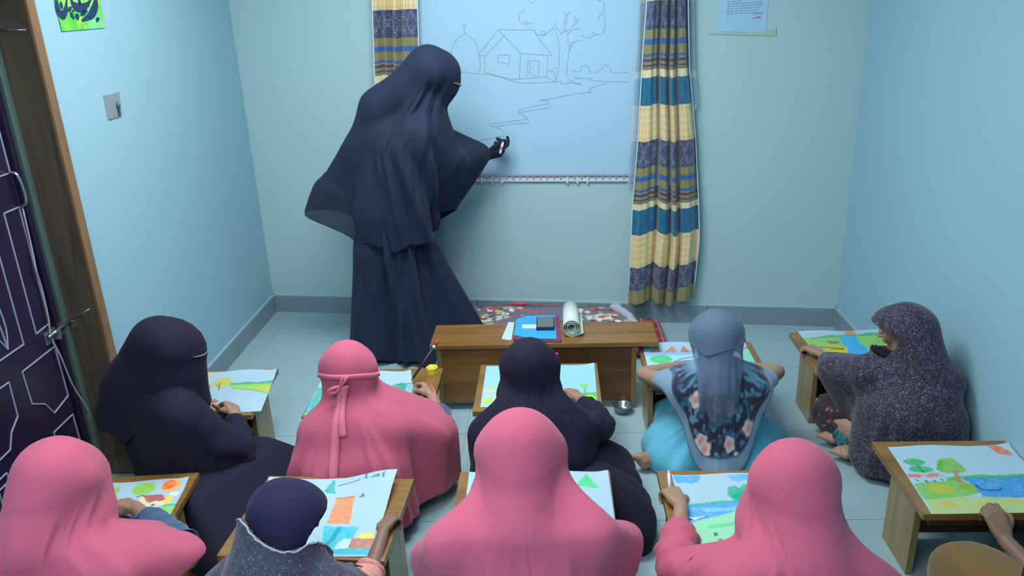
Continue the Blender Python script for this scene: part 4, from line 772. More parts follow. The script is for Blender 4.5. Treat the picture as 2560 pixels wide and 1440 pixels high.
def gauss(A, s, axis, wrap):
    n = int(3 * s) + 1; w_ = np.exp(-.5 * (np.arange(-n, n + 1) / s) ** 2); w_ /= w_.sum(); out = np.zeros_like(A)
    if wrap:
        for i, x in zip(range(-n, n + 1), w_): out += x * np.roll(A, i, axis)
    else:
        pad = [(0, 0)] * A.ndim; pad[axis] = (n, n); B = np.pad(A, pad, mode='edge'); L = A.shape[axis]
        for i, x in zip(range(2 * n + 1), w_): out += x * np.take(B, range(i, i + L), axis)
    return out
def drape(cones, hc, base, hem, n=144, nA=20, nB=70, off=.010, zsh=None, k_up=1.3, k_dn=.15, tent=2.0, q=2.4, rmax=.62, folds=26, famp=.010, seed=1, sm=(1.5, 1.2), extra=(), upfold=.0, hemwave=.0):
    """cloth hanging over a body: rays from an axis find the body, the cloth then falls straight from every overhang"""
    hc, base = A3(*hc), A3(*base); th = np.linspace(0, 2 * np.pi, n, endpoint=False); zsh = zsh if zsh is not None else hc[2] - .16
    ph = np.linspace(.06, np.pi / 2, nA)
    hz = np.broadcast_to(hem(th) if callable(hem) else np.array(float(hem)), (n,)).copy()
    if hemwave: hz += hemwave * (np.sin(th * 7 + seed) + .6 * np.sin(th * 13 + 2 * seed)) * .5 + hemwave * .5
    t = np.linspace(0, 1, nB + 1)[1:]; zB = hc[2] - t[:, None] * (hc[2] - hz)[None, :]
    z = np.concatenate([np.full((nA, n), hc[2]), zB]); f = smooth(hc[2], base[2], z)[..., None]; cen = np.concatenate([np.broadcast_to(hc, (nA, n, 3)), np.zeros((nB, n, 3))]).copy()
    xy = hc[:2] * (1 - f) + base[:2] * f; cen[nA:, :, :2] = xy[nA:]; cen[nA:, :, 2] = zB
    D = np.zeros((nA + nB, n, 3)); ct = np.stack([np.cos(th), np.sin(th), 0 * th], -1)
    D[:nA] = ct[None] * np.sin(ph)[:, None, None]; D[:nA, :, 2] += np.cos(ph)[:, None]; D[nA:] = ct[None]
    S = np.linspace(0, rmax, 52); d = np.zeros((nA + nB, n, len(S)))
    for i0 in range(0, nA + nB, 30): d[i0:i0 + 30] = sdf(cen[i0:i0 + 30, :, None, :] + D[i0:i0 + 30, :, None, :] * S[None, None, :, None], cones) - off
    ins = d < 0; last = np.where(ins.any(-1), len(S) - 1 - np.argmax(ins[..., ::-1], -1), 0); last = np.minimum(last, len(S) - 2)
    I, Jx = np.meshgrid(np.arange(nA + nB), np.arange(n), indexing='ij'); d0, d1 = d[I, Jx, last], d[I, Jx, last + 1]
    r = S[last] + (S[1] - S[0]) * np.clip(d0 / (d0 - d1 - 1e-9), 0, 1); r = np.where(ins.any(-1), r, .03)
    shift = np.zeros_like(r); shift[1:] = ((cen[:-1] - cen[1:])[..., :2] * ct[None, :, :2]).sum(-1); dz = np.zeros_like(r); dz[1:] = -np.diff(z, axis=0)
    for j in range(nA + nB - 1, nA, -1): r[j - 1] = np.maximum(r[j - 1], r[j] - shift[j] - tent * dz[j])
    for j in range(nA, nA + nB):
        kd = k_dn(th) if callable(k_dn) else k_dn; kk = kd + (k_up - kd) * smooth(zsh - .03, zsh + .05, z[j]); r[j] = np.maximum(r[j], r[j - 1] + shift[j] - kk * dz[j])
    dth = 2 * np.pi / n; m = math.exp(-q * dth); rB = r[nA:]
    for rep in range(2):
        for i in range(n): rB[:, i] = np.maximum(rB[:, i], rB[:, i - 1] * m)
        for i in range(n - 1, -1, -1): rB[:, i] = np.maximum(rB[:, i], rB[:, (i + 1) % n] * m)
    r[nA:] = rB; r = gauss(gauss(r, sm[0], 1, True), sm[1], 0, False)
    g = np.random.default_rng(seed); env = smooth(zsh + .07, zsh - .22, z) * (1 - upfold) + upfold * smooth(hc[2] + .02, hc[2] - .1, z)
    FL = [(g.uniform(0, 2 * np.pi), g.uniform(.05, .13), g.uniform(.4, 1) * famp * g.choice([1, 1, -1]), g.uniform(-.6, .6), g.uniform(.8, 1.6), g.uniform(0, 6)) for _ in range(folds)] + list(extra)
    for t0, wd, am, dr_, fr, p0 in FL:
        dd = (th[None] - t0 - dr_ * (zsh - z) - .04 * np.sin(9 * fr * z + p0) + np.pi) % (2 * np.pi) - np.pi; r += am * env * np.exp(-(dd / wd) ** 2)
    Pq = cen + D * r[..., None]; Pq[..., 2] = np.maximum(Pq[..., 2], .006); return Pq, r, th
def cloth(name, Pq, mat, parent, cut=None, solid=.003, col=None, label=None, top=True):
    """cut: level function, negative where the cloth is open; the rim is pulled onto its zero line"""
    L, n = Pq.shape[:2]; V = Pq.reshape(-1, 3).copy(); F = [f[::-1] for f in grid_faces(L, n, True)]
    if cut is not None:
        fc = np.array(F); keep = cut(V[fc].mean(1)) >= 0; kf, rf = fc[keep], fc[~keep]
        rim = np.intersect1d(kf.ravel(), rf.ravel())
        if len(rim):
            for it in range(3):
                p = V[rim]; g0 = cut(p); G = np.stack([(cut(p + d) - cut(p - d)) / .004 for d in np.eye(3) * .002], 1)
                st = -(g0 / np.maximum((G ** 2).sum(1), 1e-3))[:, None] * G; ln = np.linalg.norm(st, axis=1)[:, None]; V[rim] = p + st * np.minimum(1, .006 / np.maximum(ln, 1e-6))
        F = [tuple(x) for x in kf]
    if top:
        V = np.vstack([V, Pq[0].mean(0) + A3(0, 0, .001)]); k = len(V) - 1; F += [(k, j, (j + 1) % n) for j in range(n)]
        if col is not None: col = np.vstack([col, col[:1]])
    return obj(name, V, F, mat, parent, solid=solid, col=col, label=label)
def eye_strip(root, Pq, hc, face, az, e, half, skin='skin'):
    """the narrow opening of a face veil, following the cloth around the face"""
    F = unit(face); R = unit(np.cross(F, A3(0, 0, 1))); U = np.cross(R, F); hc = A3(*hc); V = Pq.reshape(-1, 3); d = V - hc; dn = d / (np.linalg.norm(d, axis=1)[:, None] + 1e-9); row = []
    for a in np.radians(np.linspace(-az, az, 31)):
        for q in (-half, half):
            ee = math.radians(e + q * (1 - .75 * (a / math.radians(az)) ** 4)); t = (F * math.cos(a) + R * math.sin(a)) * math.cos(ee) + U * math.sin(ee)
            w_ = np.exp((dn @ t - 1) * 900); r = (np.linalg.norm(d, axis=1) * w_).sum() / (w_.sum() + 1e-12); row.append(hc + t * (r + .0025))
    return obj('eye_opening', row, [(2 * i, 2 * i + 2, 2 * i + 3, 2 * i + 1) for i in range(30)], M[skin], root, solid=.002)
def eyes(root, P, R, s=1.0):
    for qd in (-1, 1):
        e = small_sphere('eye', P(.072, qd * .030, .012), .0125 * s, M['eye'], root); small_sphere('iris', P(.0815, qd * .030, .011), .006 * s, M['iris'], e)
        V, F = tube_vf(spline([P(.079, qd * .012, .034), P(.084, qd * .028, .040), P(.070, qd * .046, .034)], 8), [.002, .0035, .004, .004, .004, .003, .003, .002], 6); obj('eyebrow', V, F, M['brow'], root)
    V, F = tube_vf(spline([P(.078, -.022, -.050), P(.0875, -.006, -.047), P(.0875, .006, -.047), P(.078, .022, -.050)], 10), [.002, .003, .0045, .005, .005, .005, .005, .0045, .003, .002], 6); obj('lips', V, F, M['lip'], root)
def face_cut(hc, face, az=44, el=(-56, 32), lim=.15):
    F = unit(face); R = unit(np.cross(F, A3(0, 0, 1))); U = np.cross(R, F); hc = np.array(hc, float)
    def f(c):
        d = c - hc; x, y, zz = d @ F, d @ R, d @ U; a = np.degrees(np.arctan2(y, x)); e = np.degrees(np.arctan2(zz, np.hypot(x, y)))
        cen, hw = (el[0] + el[1]) / 2, (el[1] - el[0]) / 2; return np.maximum(np.sqrt((a / az) ** 2 + ((e - cen) / hw) ** 2) - 1, np.linalg.norm(d, axis=1) / lim - 1)
    return f
def slit_cut(hc, face, az=50, e0=2, e1=13): 
    F = unit(face); R = unit(np.cross(F, A3(0, 0, 1))); U = np.cross(R, F); hc = np.array(hc, float)
    def f(c):
        d = c - hc; x, y, zz = d @ F, d @ R, d @ U; a = np.degrees(np.arctan2(y, x)); e = np.degrees(np.arctan2(zz, np.hypot(x, y))); return np.maximum(np.abs(a) / az, np.abs(e - (e0 + e1) / 2) / ((e1 - e0) / 2)) - 1
    return f
def person(label, J, s=1.0, skin='skin', hands=(), voxel=.0045, hs=.92, feet=True, loc=None):
    loc = loc or (J['hip'][0], J['hip'][1], 0); root = thing('person', loc, label, 'person')
    hcn, P = head_cones(J['head'], J['face'], J.get('hsc', s)); c = body_cones(J, s) + hcn
    for W, F, N, sd, pose in hands: c += hand_cones(W, F, N, sd, pose, hs * s)
    V, F = skin_mesh(c, voxel); obj('body', V, F, M[skin], root); eyes(root, P, None, J.get('hsc', s))
    return root, body_cones(J, s) + hcn
def sleeve(name, root, pts, rads, mat, seed=1, folds=.06):
    P = spline(pts, 22); r = np.interp(np.linspace(0, 1, 22), np.linspace(0, 1, len(rads)), rads); return tube(name, P, r, mat, root, 20, False, folds, seed, solid=.002)
def arms(J, fl, fr):
    """torso, head and arms down to a fraction of the forearm, as the body that carries a cloak"""
    c = []; hip, neck = A3(*J['hip']), A3(*J['neck']); rgt = unit(A3(*J['shr']) - A3(*J['shl']))
    k_ = J.get('s', 1); [c.append((hip + rgt * q_, .105 * k_, neck - A3(0, 0, .08) + rgt * q_, .088 * k_)) for q_ in (-.05, .05)]
    c += [(A3(*J['shl']), .048, neck - A3(0, 0, .03), .05), (A3(*J['shr']), .048, neck - A3(0, 0, .03), .05)]
    for k, f in (('l', fl), ('r', fr)):
        sh, el, wr = A3(*J['sh' + k]), A3(*J['el' + k]), A3(*J['wr' + k])
        c.append((sh, .046, sh + (el - sh) * min(1, f * 2), .042))
        if f > .5: c.append((el, .042, el + (wr - el) * (f - .5) * 2, .034))
    return c + head_cones(J['head'], J['face'], J.get('hsc', J.get('s', 1)))[0]
def hemf(front, zf, zb, w=1.9):
    def f(th):
        a = np.abs((th - front + np.pi) % (2 * np.pi) - np.pi); return zb + (zf - zb) * smooth(w, w - .7, a)
    return f
HP = math.pi / 2

# ---- teacher, standing at the board
J = dict(hip=(-.80, 3.87, .84), neck=(-.665, 3.86, 1.28), head=(-.565, 3.87, 1.455), face=(.86, .42, -.30), shl=(-.80, 3.99, 1.20), shr=(-.63, 3.73, 1.19),
         ell=(-.72, 4.10, .97), elr=(-.50, 3.93, 1.0), wrl=(-.56, 4.06, .93), wrr=(-.345, 4.19, 1.0), knl=(-.84, 3.93, .45), knr=(-.74, 3.80, .45), anl=(-.85, 3.93, .06), anr=(-.75, 3.80, .06), ftl=(.85, .5, -.12), ftr=(.85, .45, -.12))
Ht = (A3(-.345, 4.19, .995), A3(.93, .30, .16), A3(.2, -.62, -.76), 1, 'teach')
root, bc = person('teacher in black veil and cloak drawing on the whiteboard', J, 1.05, 'skin', [Ht], .005, 1.0, loc=(-.80, 3.87, 0))
ext = [(A3(-.585, 3.86, 1.475), .075, A3(-.83, 3.87, 1.30), .075), (A3(-.83, 3.87, 1.30), .08, A3(-.955, 3.86, 1.10), .05), (A3(-.95, 3.86, 1.12), .05, A3(-1.15, 3.84, .935), .008),
       (A3(-.62, 3.86, 1.3), .09, A3(-.60, 3.88, 1.15), .10), (A3(-.50, 3.93, 1.02), .06, A3(-.375, 4.15, 1.02), .036), (A3(-.75, 3.86, 1.1), .16, A3(-.8, 3.86, .8), .19), (A3(-.665, 3.86, 1.36), .08, A3(-.56, 3.86, 1.05), .07)]
hd = head_cones(J['head'], J['face'], 1.05)[0]
def hemT(th):
    a = np.abs((th - np.pi + np.pi) % (2 * np.pi) - np.pi); b = np.abs((th + HP + np.pi) % (2 * np.pi) - np.pi)
    c_ = np.abs((th - .25 + np.pi) % (2 * np.pi) - np.pi); return .66 + .24 * smooth(.62, .04, a) - .03 * smooth(.9, .1, b) + .10 * smooth(.6, .1, c_)
Pq, _, _ = drape(ext + hd + arms(J, .5, .9), J['head'], (-.78, 3.87, 1.1), hemT, 180, 22, 90, .012, 1.22, .9, lambda t: .08 + .75 * smooth(1.0, .25, np.abs((t - .35 + np.pi) % (2 * np.pi) - np.pi)), 1.8, 2.6, .72, 34, .014, 3, upfold=.35, extra=[(-1.45, .11, .030, 1.3, .5, 1), (-.95, .09, .026, 1.5, .5, 2), (-2.1, .2, -.018, .5, 1, 0), (-1.2, .10, -.026, 1.4, .5, 4), (-2.6, .12, .024, .2, .6, 3), (-.6, .10, -.022, 1.2, .5, 5), (-1.75, .09, .022, .9, .5, 2)], hemwave=.02)
cloth('cloak', Pq, M['black_t'], root); eye_strip(root, Pq, J['head'], J['face'], 46, -8, 2.2)
e2 = [(A3(-.80, 3.87, 1.15), .12, A3(-.84, 3.87, .8), .17), (A3(-.95, 3.87, 1.10), .06, A3(-1.15, 3.84, .92), .03), (A3(-1.15, 3.84, .92), .03, A3(-1.295, 3.82, .80), .006)]
def hemU(th):
    a = np.abs(th - np.pi); return .63 + .17 * smooth(.55, .01, a)
Pq, _, _ = drape(e2, (-.82, 3.87, 1.12), (-.84, 3.87, .95), hemU, 150, 8, 50, .004, 1.25, .6, .02, 1.6, 3.5, .6, 22, .008, 8, hemwave=.015)
cloth('veil_layer', Pq, M['chiffon'], root, lambda c: np.minimum(1.0 - c[:, 2], -.70 - c[:, 0]) * 10, solid=.002, top=False)
J_el, J_wr = A3(-.50, 3.93, 1.0), A3(-.345, 4.19, 1.0)
sleeve('sleeve', root, [J_el, (J_el + J_wr) / 2, J_el + (J_wr - J_el) * .8, J_wr - A3(.004, .004, 0)], [.055, .046, .04, .034], M['black_t'], 4)
# the hand wears a close black glove: a second skin over the hand and wrist
gc = hand_cones(Ht[0], Ht[1], Ht[2], 1, 'teach', 1.07); gc = [(a, ra * 1.12 + .0015, b, rb * 1.12 + .0015) for a, ra, b, rb in gc] + [(J_el + (J_wr - J_el) * .6, .030, J_wr, .026)]
V, F = skin_mesh(gc, .0032, 2); obj('glove', V, F, M['glove'], root)
sk = [(A3(-.80, 3.87, .9), .15, A3(-.84, 3.87, .6), .165), (A3(-.90, 3.86, .6), .12, A3(-.965, 3.83, .02), .135), (A3(-.75, 3.85, .6), .12, A3(-.72, 3.84, .02), .155), (A3(-.66, 3.88, .5), .08, A3(-.50, 3.93, .02), .11), (A3(-.62, 3.90, .35), .06, A3(-.44, 3.99, .02), .07)]
Pq, _, _ = drape(sk, (-.80, 3.87, .85), (-.78, 3.87, .6), .008, 160, 8, 60, .004, 1.2, .6, .05, 1.4, 3.0, .6, 40, .018, 12, hemwave=.03, extra=[(-1.3, .07, .024, .25, .8, 1), (-.95, .06, .022, .5, .8, 2), (-1.12, .06, -.020, .35, .8, 2), (-1.9, .06, -.018, -.1, .8, 3)])
cloth('skirt', Pq, M['black_t'], root)
tip = A3(-.262, 4.185, 1.05)
mk = thing('marker', tuple(tip), 'white and red marker held in the gloved hand at the board', 'marker')
ax = unit(A3(.25, .42, .87)); tube('barrel', [tip - ax * .050, tip + ax * .012], .0075, M['white'], mk, 12); tube('cap_band', [tip - ax * .03, tip - ax * .012], .0079, M['red_print'], mk, 12); tube('nib', [tip + ax * .012, tip + ax * .024], [.0055, .0028], M['ink_blue'], mk, 10)

def seated(label, J, s, cape_mat, skirt_mat, hem, al=.7, ar=.7, skin='skin', hands=(), cut=None, cape_name='headscarf', base=None, ck={}, sk_extra=(), leg=True, skirt_name='robe', extra=(), cape_solid=.003, skirt_off=.012, col=None, cover=.15):
    J['s'] = s
    hip = A3(*J['hip']); rgt = unit(A3(*J['shr']) - A3(*J['shl'])); rgt[2] = 0; fw = unit(np.cross(A3(0, 0, 1), rgt))
    for k, qd in (('l', -1), ('r', 1)):
        J.setdefault('kn' + k, tuple(hip + fw * .20 + rgt * qd * .165 - A3(0, 0, .03))); J.setdefault('an' + k, tuple(hip + fw * .27 - rgt * qd * .05 - A3(0, 0, .055))); J.setdefault('ft' + k, tuple(-rgt * qd + fw * .1))
    root, bc = person(label, J, s, skin, hands)
    cones = arms(J, al, ar) + list(extra)
    if cover: cones += [(hip + rgt * q_ * .075 + A3(0, 0, .12), cover * .9, hip + rgt * q_ * .085 - fw * .01 - A3(0, 0, .08), cover) for q_ in (-1, 0, 1)]
    Pq, r, th = drape(cones, J['head'], base or J['neck'], hem, **ck)
    cl = cloth(cape_name, Pq, cape_mat, root, cut if cut is not None else face_cut(J['head'], J['face']), cape_solid, col=col(Pq, th) if col else None)
    if leg:
        lc = [(hip + A3(0, 0, .02), .12, hip + A3(0, 0, .08), .095)]
        for k, qd in (('l', -1), ('r', 1)): kn, an = A3(*J['kn' + k]), A3(*J['an' + k]); lc += [(hip + rgt * qd * .06, .09, kn, .068), (kn, .066, an, .05)]
        Pk, _, _ = drape(lc + list(sk_extra), hip + A3(0, 0, .15), hip + fw * .05, .007, 132, 10, 34, skirt_off, .5, .6, .35, 1.2, 3.2, .6, 24, .012, ck.get('seed', 1) + 50)
        cloth(skirt_name, Pk, skirt_mat, root)
    return root, Pq, th
def crayon(name, label, W, F, N, sd, mat, s=.92, L=.075, cat='crayon', axis=None, r=.0055):
    tp = tip_point(W, F, N, sd, s); ax = unit(axis if axis is not None else (-.35, -.45, .8)); o = thing(name, tuple(tp), label, cat)
    tube('shaft', [tp - ax * .028, tp + ax * (L - .03)], r, mat, o, 10); tube('point', [tp - ax * .040, tp - ax * .028], [r * .35, r], mat, o, 10); return o
M['crayon_brown'] = plain('crayon_brown', (120, 56, 36), .5); M['crayon_red'] = plain('crayon_red', (176, 44, 60), .5); M['pencil'] = plain('pencil_dark', (46, 40, 50), .4); M['crayon_orange'] = plain('crayon_orange', (214, 84, 50), .5)
M['yellow'] = plain('yellow_plastic', (232, 214, 60), .4); M['pin'] = plain('pin_pink', (200, 70, 150), .3)

# ---- girl in black veil by the door
J = dict(hip=(-1.40, 2.47, .12), neck=(-1.44, 2.49, .54), head=(-1.375, 2.50, .668), face=(.80, .50, -.38), shl=(-1.58, 2.55, .47), shr=(-1.31, 2.38, .47), ell=(-1.52, 2.70, .33), elr=(-1.16, 2.47, .25), wrl=(-1.42, 2.70, .30), wrr=(-1.238, 2.645, .322),
         knl=(-1.45, 2.72, .09), knr=(-1.06, 2.60, .11), anl=(-1.25, 2.70, .06), anr=(-1.12, 2.26, .06), ftr=(.2, -1, -.1), ftl=(.9, .3, 0))
H1 = (A3(-1.238, 2.645, .322), A3(-.50, .80, .10), A3(.62, .15, .78), 1, 'pinch'); H2 = (A3(-1.43, 2.675, .30), A3(.75, .35, .08), A3(0, -.2, 1), -1, 'flat')
root, Pq, th = seated('girl in black veil with narrow eye slit sitting by the door', J, 1.03, M['black'], M['black'], hemf(.75, .42, .36), .55, .28, hands=[H1, H2], cover=0, cut=lambda c: np.ones(len(c)), cape_name='veil',
    ck=dict(seed=21, folds=30, famp=.011, zsh=.50, k_up=.10, k_dn=.06, hemwave=.03, n=160), extra=[(A3(-1.41, 2.49, .70), .066, A3(-1.53, 2.47, .54), .07), (A3(-1.335, 2.52, .66), .045, A3(-1.325, 2.50, .48), .04), (A3(-1.50, 2.48, .56), .07, A3(-1.60, 2.47, .42), .06)],
    sk_extra=[(A3(-1.06, 2.56, .10), .09, A3(-1.13, 2.12, .05), .07), (A3(-1.05, 2.52, .09), .085, A3(-1.10, 2.3, .06), .08)])
eye_strip(root, Pq, J['head'], J['face'], 50, 6, 1.5, 'veil_rim')
tr = arms(J, .5, .5) + [(A3(-1.32, 2.42, .4), .08, A3(-1.27, 2.44, .25), .09)]
Pk, _, _ = drape(tr, (-1.42, 2.48, .56), (-1.36, 2.48, .3), .03, 132, 10, 40, .018, .42, .9, .12, 1.6, 3, .6, 26, .012, 77)
cloth('robe_top', Pk, M['black'], root)
sleeve('sleeve', root, [(-1.31, 2.38, .46), (-1.175, 2.45, .285), (-1.195, 2.54, .285), (-1.232, 2.622, .312)], [.07, .066, .054, .037], M['black'], 5)
crayon('crayon', 'brown crayon in the hand of the girl in black veil', *H1[:4], M['crayon_brown'])

# ---- girl in pink scarf with ribbon tie
J = dict(hip=(-.74, 2.43, .11), neck=(-.745, 2.44, .45), head=(-.738, 2.515, .565), face=(.12, .85, -.52), shl=(-.85, 2.43, .365), shr=(-.60, 2.45, .365), ell=(-.865, 2.58, .24), elr=(-.425, 2.60, .25), wrl=(-.82, 2.72, .29), wrr=(-.497, 2.80, .305))
H1 = (A3(-.497, 2.80, .305), A3(-.42, .86, .20), A3(.66, .1, .74), 1, 'pinch')
root, Pq, th = seated('girl in pink headscarf tied behind with a ribbon', J, 1.0, M['pink'], M['navy'], hemf(HP, .31, .06, 1.2), .7, .79, hands=[H1],
    ck=dict(seed=31, folds=26, famp=.016, zsh=.44, k_up=.34, k_dn=.02, tent=1.4, sm=(2.0, 2.0), n=160), extra=[(A3(-.60, 2.45, .365), .05, A3(-.45, 2.57, .275), .05)])
def lev_at(i, dz=0):        # the ribbon sits higher at the back of the head than at its sides
    zt = .553 + .034 * max(0, math.cos(th[i] + HP)) + dz; return 20 + int(np.argmin(np.abs(Pq[20:, i % len(th), 2] - zt)))
def band(name, t0, t1, half, off, mat):
    idx = [i for i in range(len(th)) if t0 <= (th[i] % (2 * np.pi)) <= t1]; V = []; cen = A3(*J['head'])
    for dz in (half, -half):
        for i in idx:
            q = Pq[lev_at(i), i].copy(); q[2] = .553 + .034 * max(0, math.cos(th[i] + HP)); d = q - cen; d[2] = 0; q += unit(d) * off; q[2] += dz; V.append(q)
    n_ = len(idx); return obj(name, V, [(i, i + 1, n_ + i + 1, n_ + i) for i in range(n_ - 1)], mat, root, solid=.003)
lev = lev_at(120); M['pink_band'] = fabric('pink_ribbon', (220, 116, 138), .7, .15)
band('ribbon', math.pi * .95, 2 * math.pi, .009, .004, M['pink_band']); band('ribbon', 0, .25, .009, .004, M['pink_band'])
def tail(name, t0, l0, l1, half, drift=0., off=.008):
    V, n_ = [], l1 - l0
    for k, l in enumerate(range(l0, l1)):
        tc = t0 + drift * k / n_; hw = half * Pq[lev, 0, 0] ** 0
        for e in (-1, 0, 1):
            rr = np.linalg.norm(Pq[l, 120, :2] - A3(*J['neck'])[:2]); x = (tc + e * half / max(rr, .08)) % (2 * np.pi) / (2 * np.pi) * len(th); i = int(x) % len(th); fr = x - int(x); q = Pq[l, i] * (1 - fr) + Pq[l, (i + 1) % len(th)] * fr
            d = q - A3(*J['head']); d[2] = 0; V.append(q + unit(d) * (off + (.003 if e == 0 else 0)))
    return obj(name, V, [(3 * i + j, 3 * i + j + 1, 3 * i + j + 4, 3 * i + j + 3) for i in range(n_ - 1) for j in (0, 1)], M['pink_band'], root, solid=.002)
nL = Pq.shape[0]
tail('ribbon_tail', 4.80, lev, min(lev + 22, nL - 1), .012, .06, .012); tail('ribbon_tail', 4.58, lev, min(lev + 46, nL - 1), .0125, .04, .009)
kn_ = Pq[lev, int(4.70 / 6.283 * 160)] + A3(0, -.006, 0); tube('ribbon_bow', spline([kn_ + A3(0, -.006, 0), kn_ + A3(.022, -.02, .026), kn_ + A3(.030, -.016, .040), kn_ + A3(.012, -.012, .03), kn_ + A3(0, -.006, 0)], 16), .0055, M['pink_band'], root, 8)
tube('ribbon_bow', spline([kn_ + A3(0, -.006, 0), kn_ + A3(-.030, -.016, -.006), kn_ + A3(-.042, -.012, -.020), kn_ + A3(-.018, -.012, -.022), kn_ + A3(0, -.006, 0)], 16), .005, M['pink_band'], root, 8)
sleeve('cuff', root, [(-.44, 2.585, .262), (-.430, 2.605, .258), (-.452, 2.68, .278), (-.468, 2.712, .286)], [.042, .046, .046, .041], M['blue_cuff'], 6)
W, F = H1[0], unit(H1[1])
tube('henna_pattern', spline([A3(-.467, 2.72, .306), A3(-.476, 2.765, .314), A3(-.485, 2.80, .320), A3(-.502, 2.838, .326), A3(-.516, 2.862, .330)], 14), [.004, .006, .004, .007, .005, .004, .006, .005, .007, .008, .006, .005, .004, .003], M['henna'], root, 6)
pt = tip_point(*H1[:4], .92); o = thing('pencil', tuple(pt), 'dark pencil with red end held by the girl in tied pink scarf', 'pencil')
a_, b_ = A3(-.600, 2.965, .305), A3(-.515, 3.02, .415); tube('shaft', [a_, b_], .005, M['pencil'], o, 8); tube('end_cap', [b_ + (b_ - a_) * .09, b_ + (b_ - a_) * .24], .0072, M['crayon_red'], o, 10); tube('ferrule', [b_, b_ + (b_ - a_) * .09], .0062, M['white'], o, 10); tube('point', [a_ - (b_ - a_) * .1, a_], [.001, .005], M['pencil'], o, 8)
yo = thing('sharpener', (-.533, 3.055, DT), 'yellow round sharpener on the desk corner beside the pencil hand', 'sharpener')
hx = [(-.533 + .026 * math.cos(a), 3.055 + .030 * math.sin(a)) for a in np.linspace(0, 2 * math.pi, 7)[:-1]]; prism('case', hx, DT + .0004, DT + .028, M['yellow'], yo); small_sphere('dome', (-.533, 3.055, DT + .027), .018, M['yellow'], yo, sc=(1, 1, .5))

# ---- girl in plain black headscarf, middle
J = dict(hip=(-.09, 2.46, .11), neck=(-.10, 2.48, .44), head=(-.096, 2.555, .545), face=(.05, .85, -.52), shl=(-.255, 2.46, .335), shr=(.065, 2.47, .345), ell=(-.30, 2.58, .20), elr=(.148, 2.575, .30), wrl=(-.20, 2.73, .295), wrr=(.088, 2.765, .305),
         knr=(.20, 2.62, .09), anr=(.225, 2.37, .06), ftr=(.3, -1, -.1))
H1 = (A3(.088, 2.765, .305), A3(-.48, .78, .05), A3(.30, .05, .95), 1, 'pinch')
root, Pq, th = seated('girl in plain black headscarf in the middle, before the long bench', J, 1.0, M['black'], M['black'], hemf(HP, .31, .10), .55, .20, hands=[H1],
    ck=dict(seed=41, folds=40, famp=.011, zsh=.43, k_up=.10, k_dn=.25, n=160, upfold=.4, tent=1.1, sm=(1.6, 1.6)), sk_extra=[(A3(.16, 2.58, .09), .09, A3(.25, 2.33, .06), .065), (A3(.25, 2.38, .07), .07, A3(.262, 2.24, .045), .045)])
sleeve('sleeve', root, [(.075, 2.47, .34), (.148, 2.57, .295), (.128, 2.66, .300), (.100, 2.72, .302)], [.06, .058, .05, .038], M['black'], 7)
crayon('crayon', 'orange crayon in the hand of the girl in plain black headscarf', *H1[:4], M['crayon_orange'], axis=(.75, .2, .55))
small_sphere('scarf_pin', (.001, 2.60, .575), .006, M['pin'], root)

# ---- child in grey scarf, elbows on the desk
J = dict(hsc=.80, hip=(.62, 2.80, .10), neck=(.618, 2.79, .405), head=(.614, 2.835, .535), face=(.05, .88, -.48), shl=(.485, 2.77, .335), shr=(.755, 2.77, .335), ell=(.355, 2.945, .318), elr=(.89, 2.945, .318), wrl=(.545, 3.01, .325), wrr=(.70, 3.01, .325),
         knl=(.50, 2.99, .08), anl=(.415, 2.755, .05), ftl=(-1, -.35, -.05), solel=(.2, -1, .5), knr=(.74, 2.99, .08))
Ha = (A3(.545, 3.01, .325), A3(.9, .3, -.12), A3(0, 0, 1), -1, 'relax'); Hb = (A3(.70, 3.01, .325), A3(-.9, .3, -.12), A3(0, 0, 1), 1, 'relax')
def shawl_hem(t):
    a = np.abs((t + HP + np.pi) % (2 * np.pi) - np.pi); return .045 + .285 * smooth(.35, 1.5, a)
def shawl_col(Pq, th):
    Z = Pq[..., 2]; T_ = np.broadcast_to(th, Z.shape); hz = shawl_hem(th)[None]; s_ = T_ * .21
    C = np.ones(Z.shape + (3,)) * np.array(lin((42, 44, 70)))
    b1 = smooth(.50, .62, vnoise(s_ * 60, Z * 40, 3))[..., None]; C = C * (1 - b1) + np.array(lin((52, 96, 126))) * b1
    b2 = smooth(.62, .7, vnoise(s_ * 70 + 9, Z * 55, 4))[..., None]; C = C * (1 - b2) + np.array(lin((80, 132, 156))) * b2
    b3 = smooth(.58, .68, vnoise(s_ * 50 + 19, Z * 48, 5))[..., None]; C = C * (1 - b3) + np.array(lin((52, 36, 58))) * b3
    for t0, z0, c0 in ((-2.1, .17, 1), (-2.0, .14, 0), (-1.30, .30, 0), (-1.35, .16, 0), (-.85, .22, 1), (-1.15, .095, 1), (-1.3, .075, 1), (-2.35, .33, 1), (-1.75, .31, 0)):
        dx = ((T_ - t0 + np.pi) % (2 * np.pi) - np.pi) * .20; rr = np.hypot(dx / .030, (Z - z0) / .034); an = np.arctan2(Z - z0, dx); m = smooth(1.05, .8, rr * (1 + .12 * np.cos(5 * an)))[..., None]
        fc = np.array(lin((226, 206, 200))) * (1 - smooth(.8, .1, rr)[..., None] * .7) + np.array(lin((214, 110, 128))) * smooth(.8, .1, rr)[..., None] * .7; C = C * (1 - m) + fc * m
    up = smooth(.405, .435, Z)[..., None]; C = C * (1 - up) + np.array(lin((112, 146, 178))) * up
    bd = np.maximum(smooth(.072, .062, Z - hz), 0)[..., None]; C = C * (1 - bd) + np.array(lin((122, 150, 176))) * bd
    ln = (smooth(.010, .006, Z - hz) + smooth(.006, .003, np.abs(Z - hz - .066)))[..., None].clip(0, 1) * .8; C = C * (1 - ln) + np.array(lin((60, 80, 108))) * ln
    return C.reshape(-1, 3)
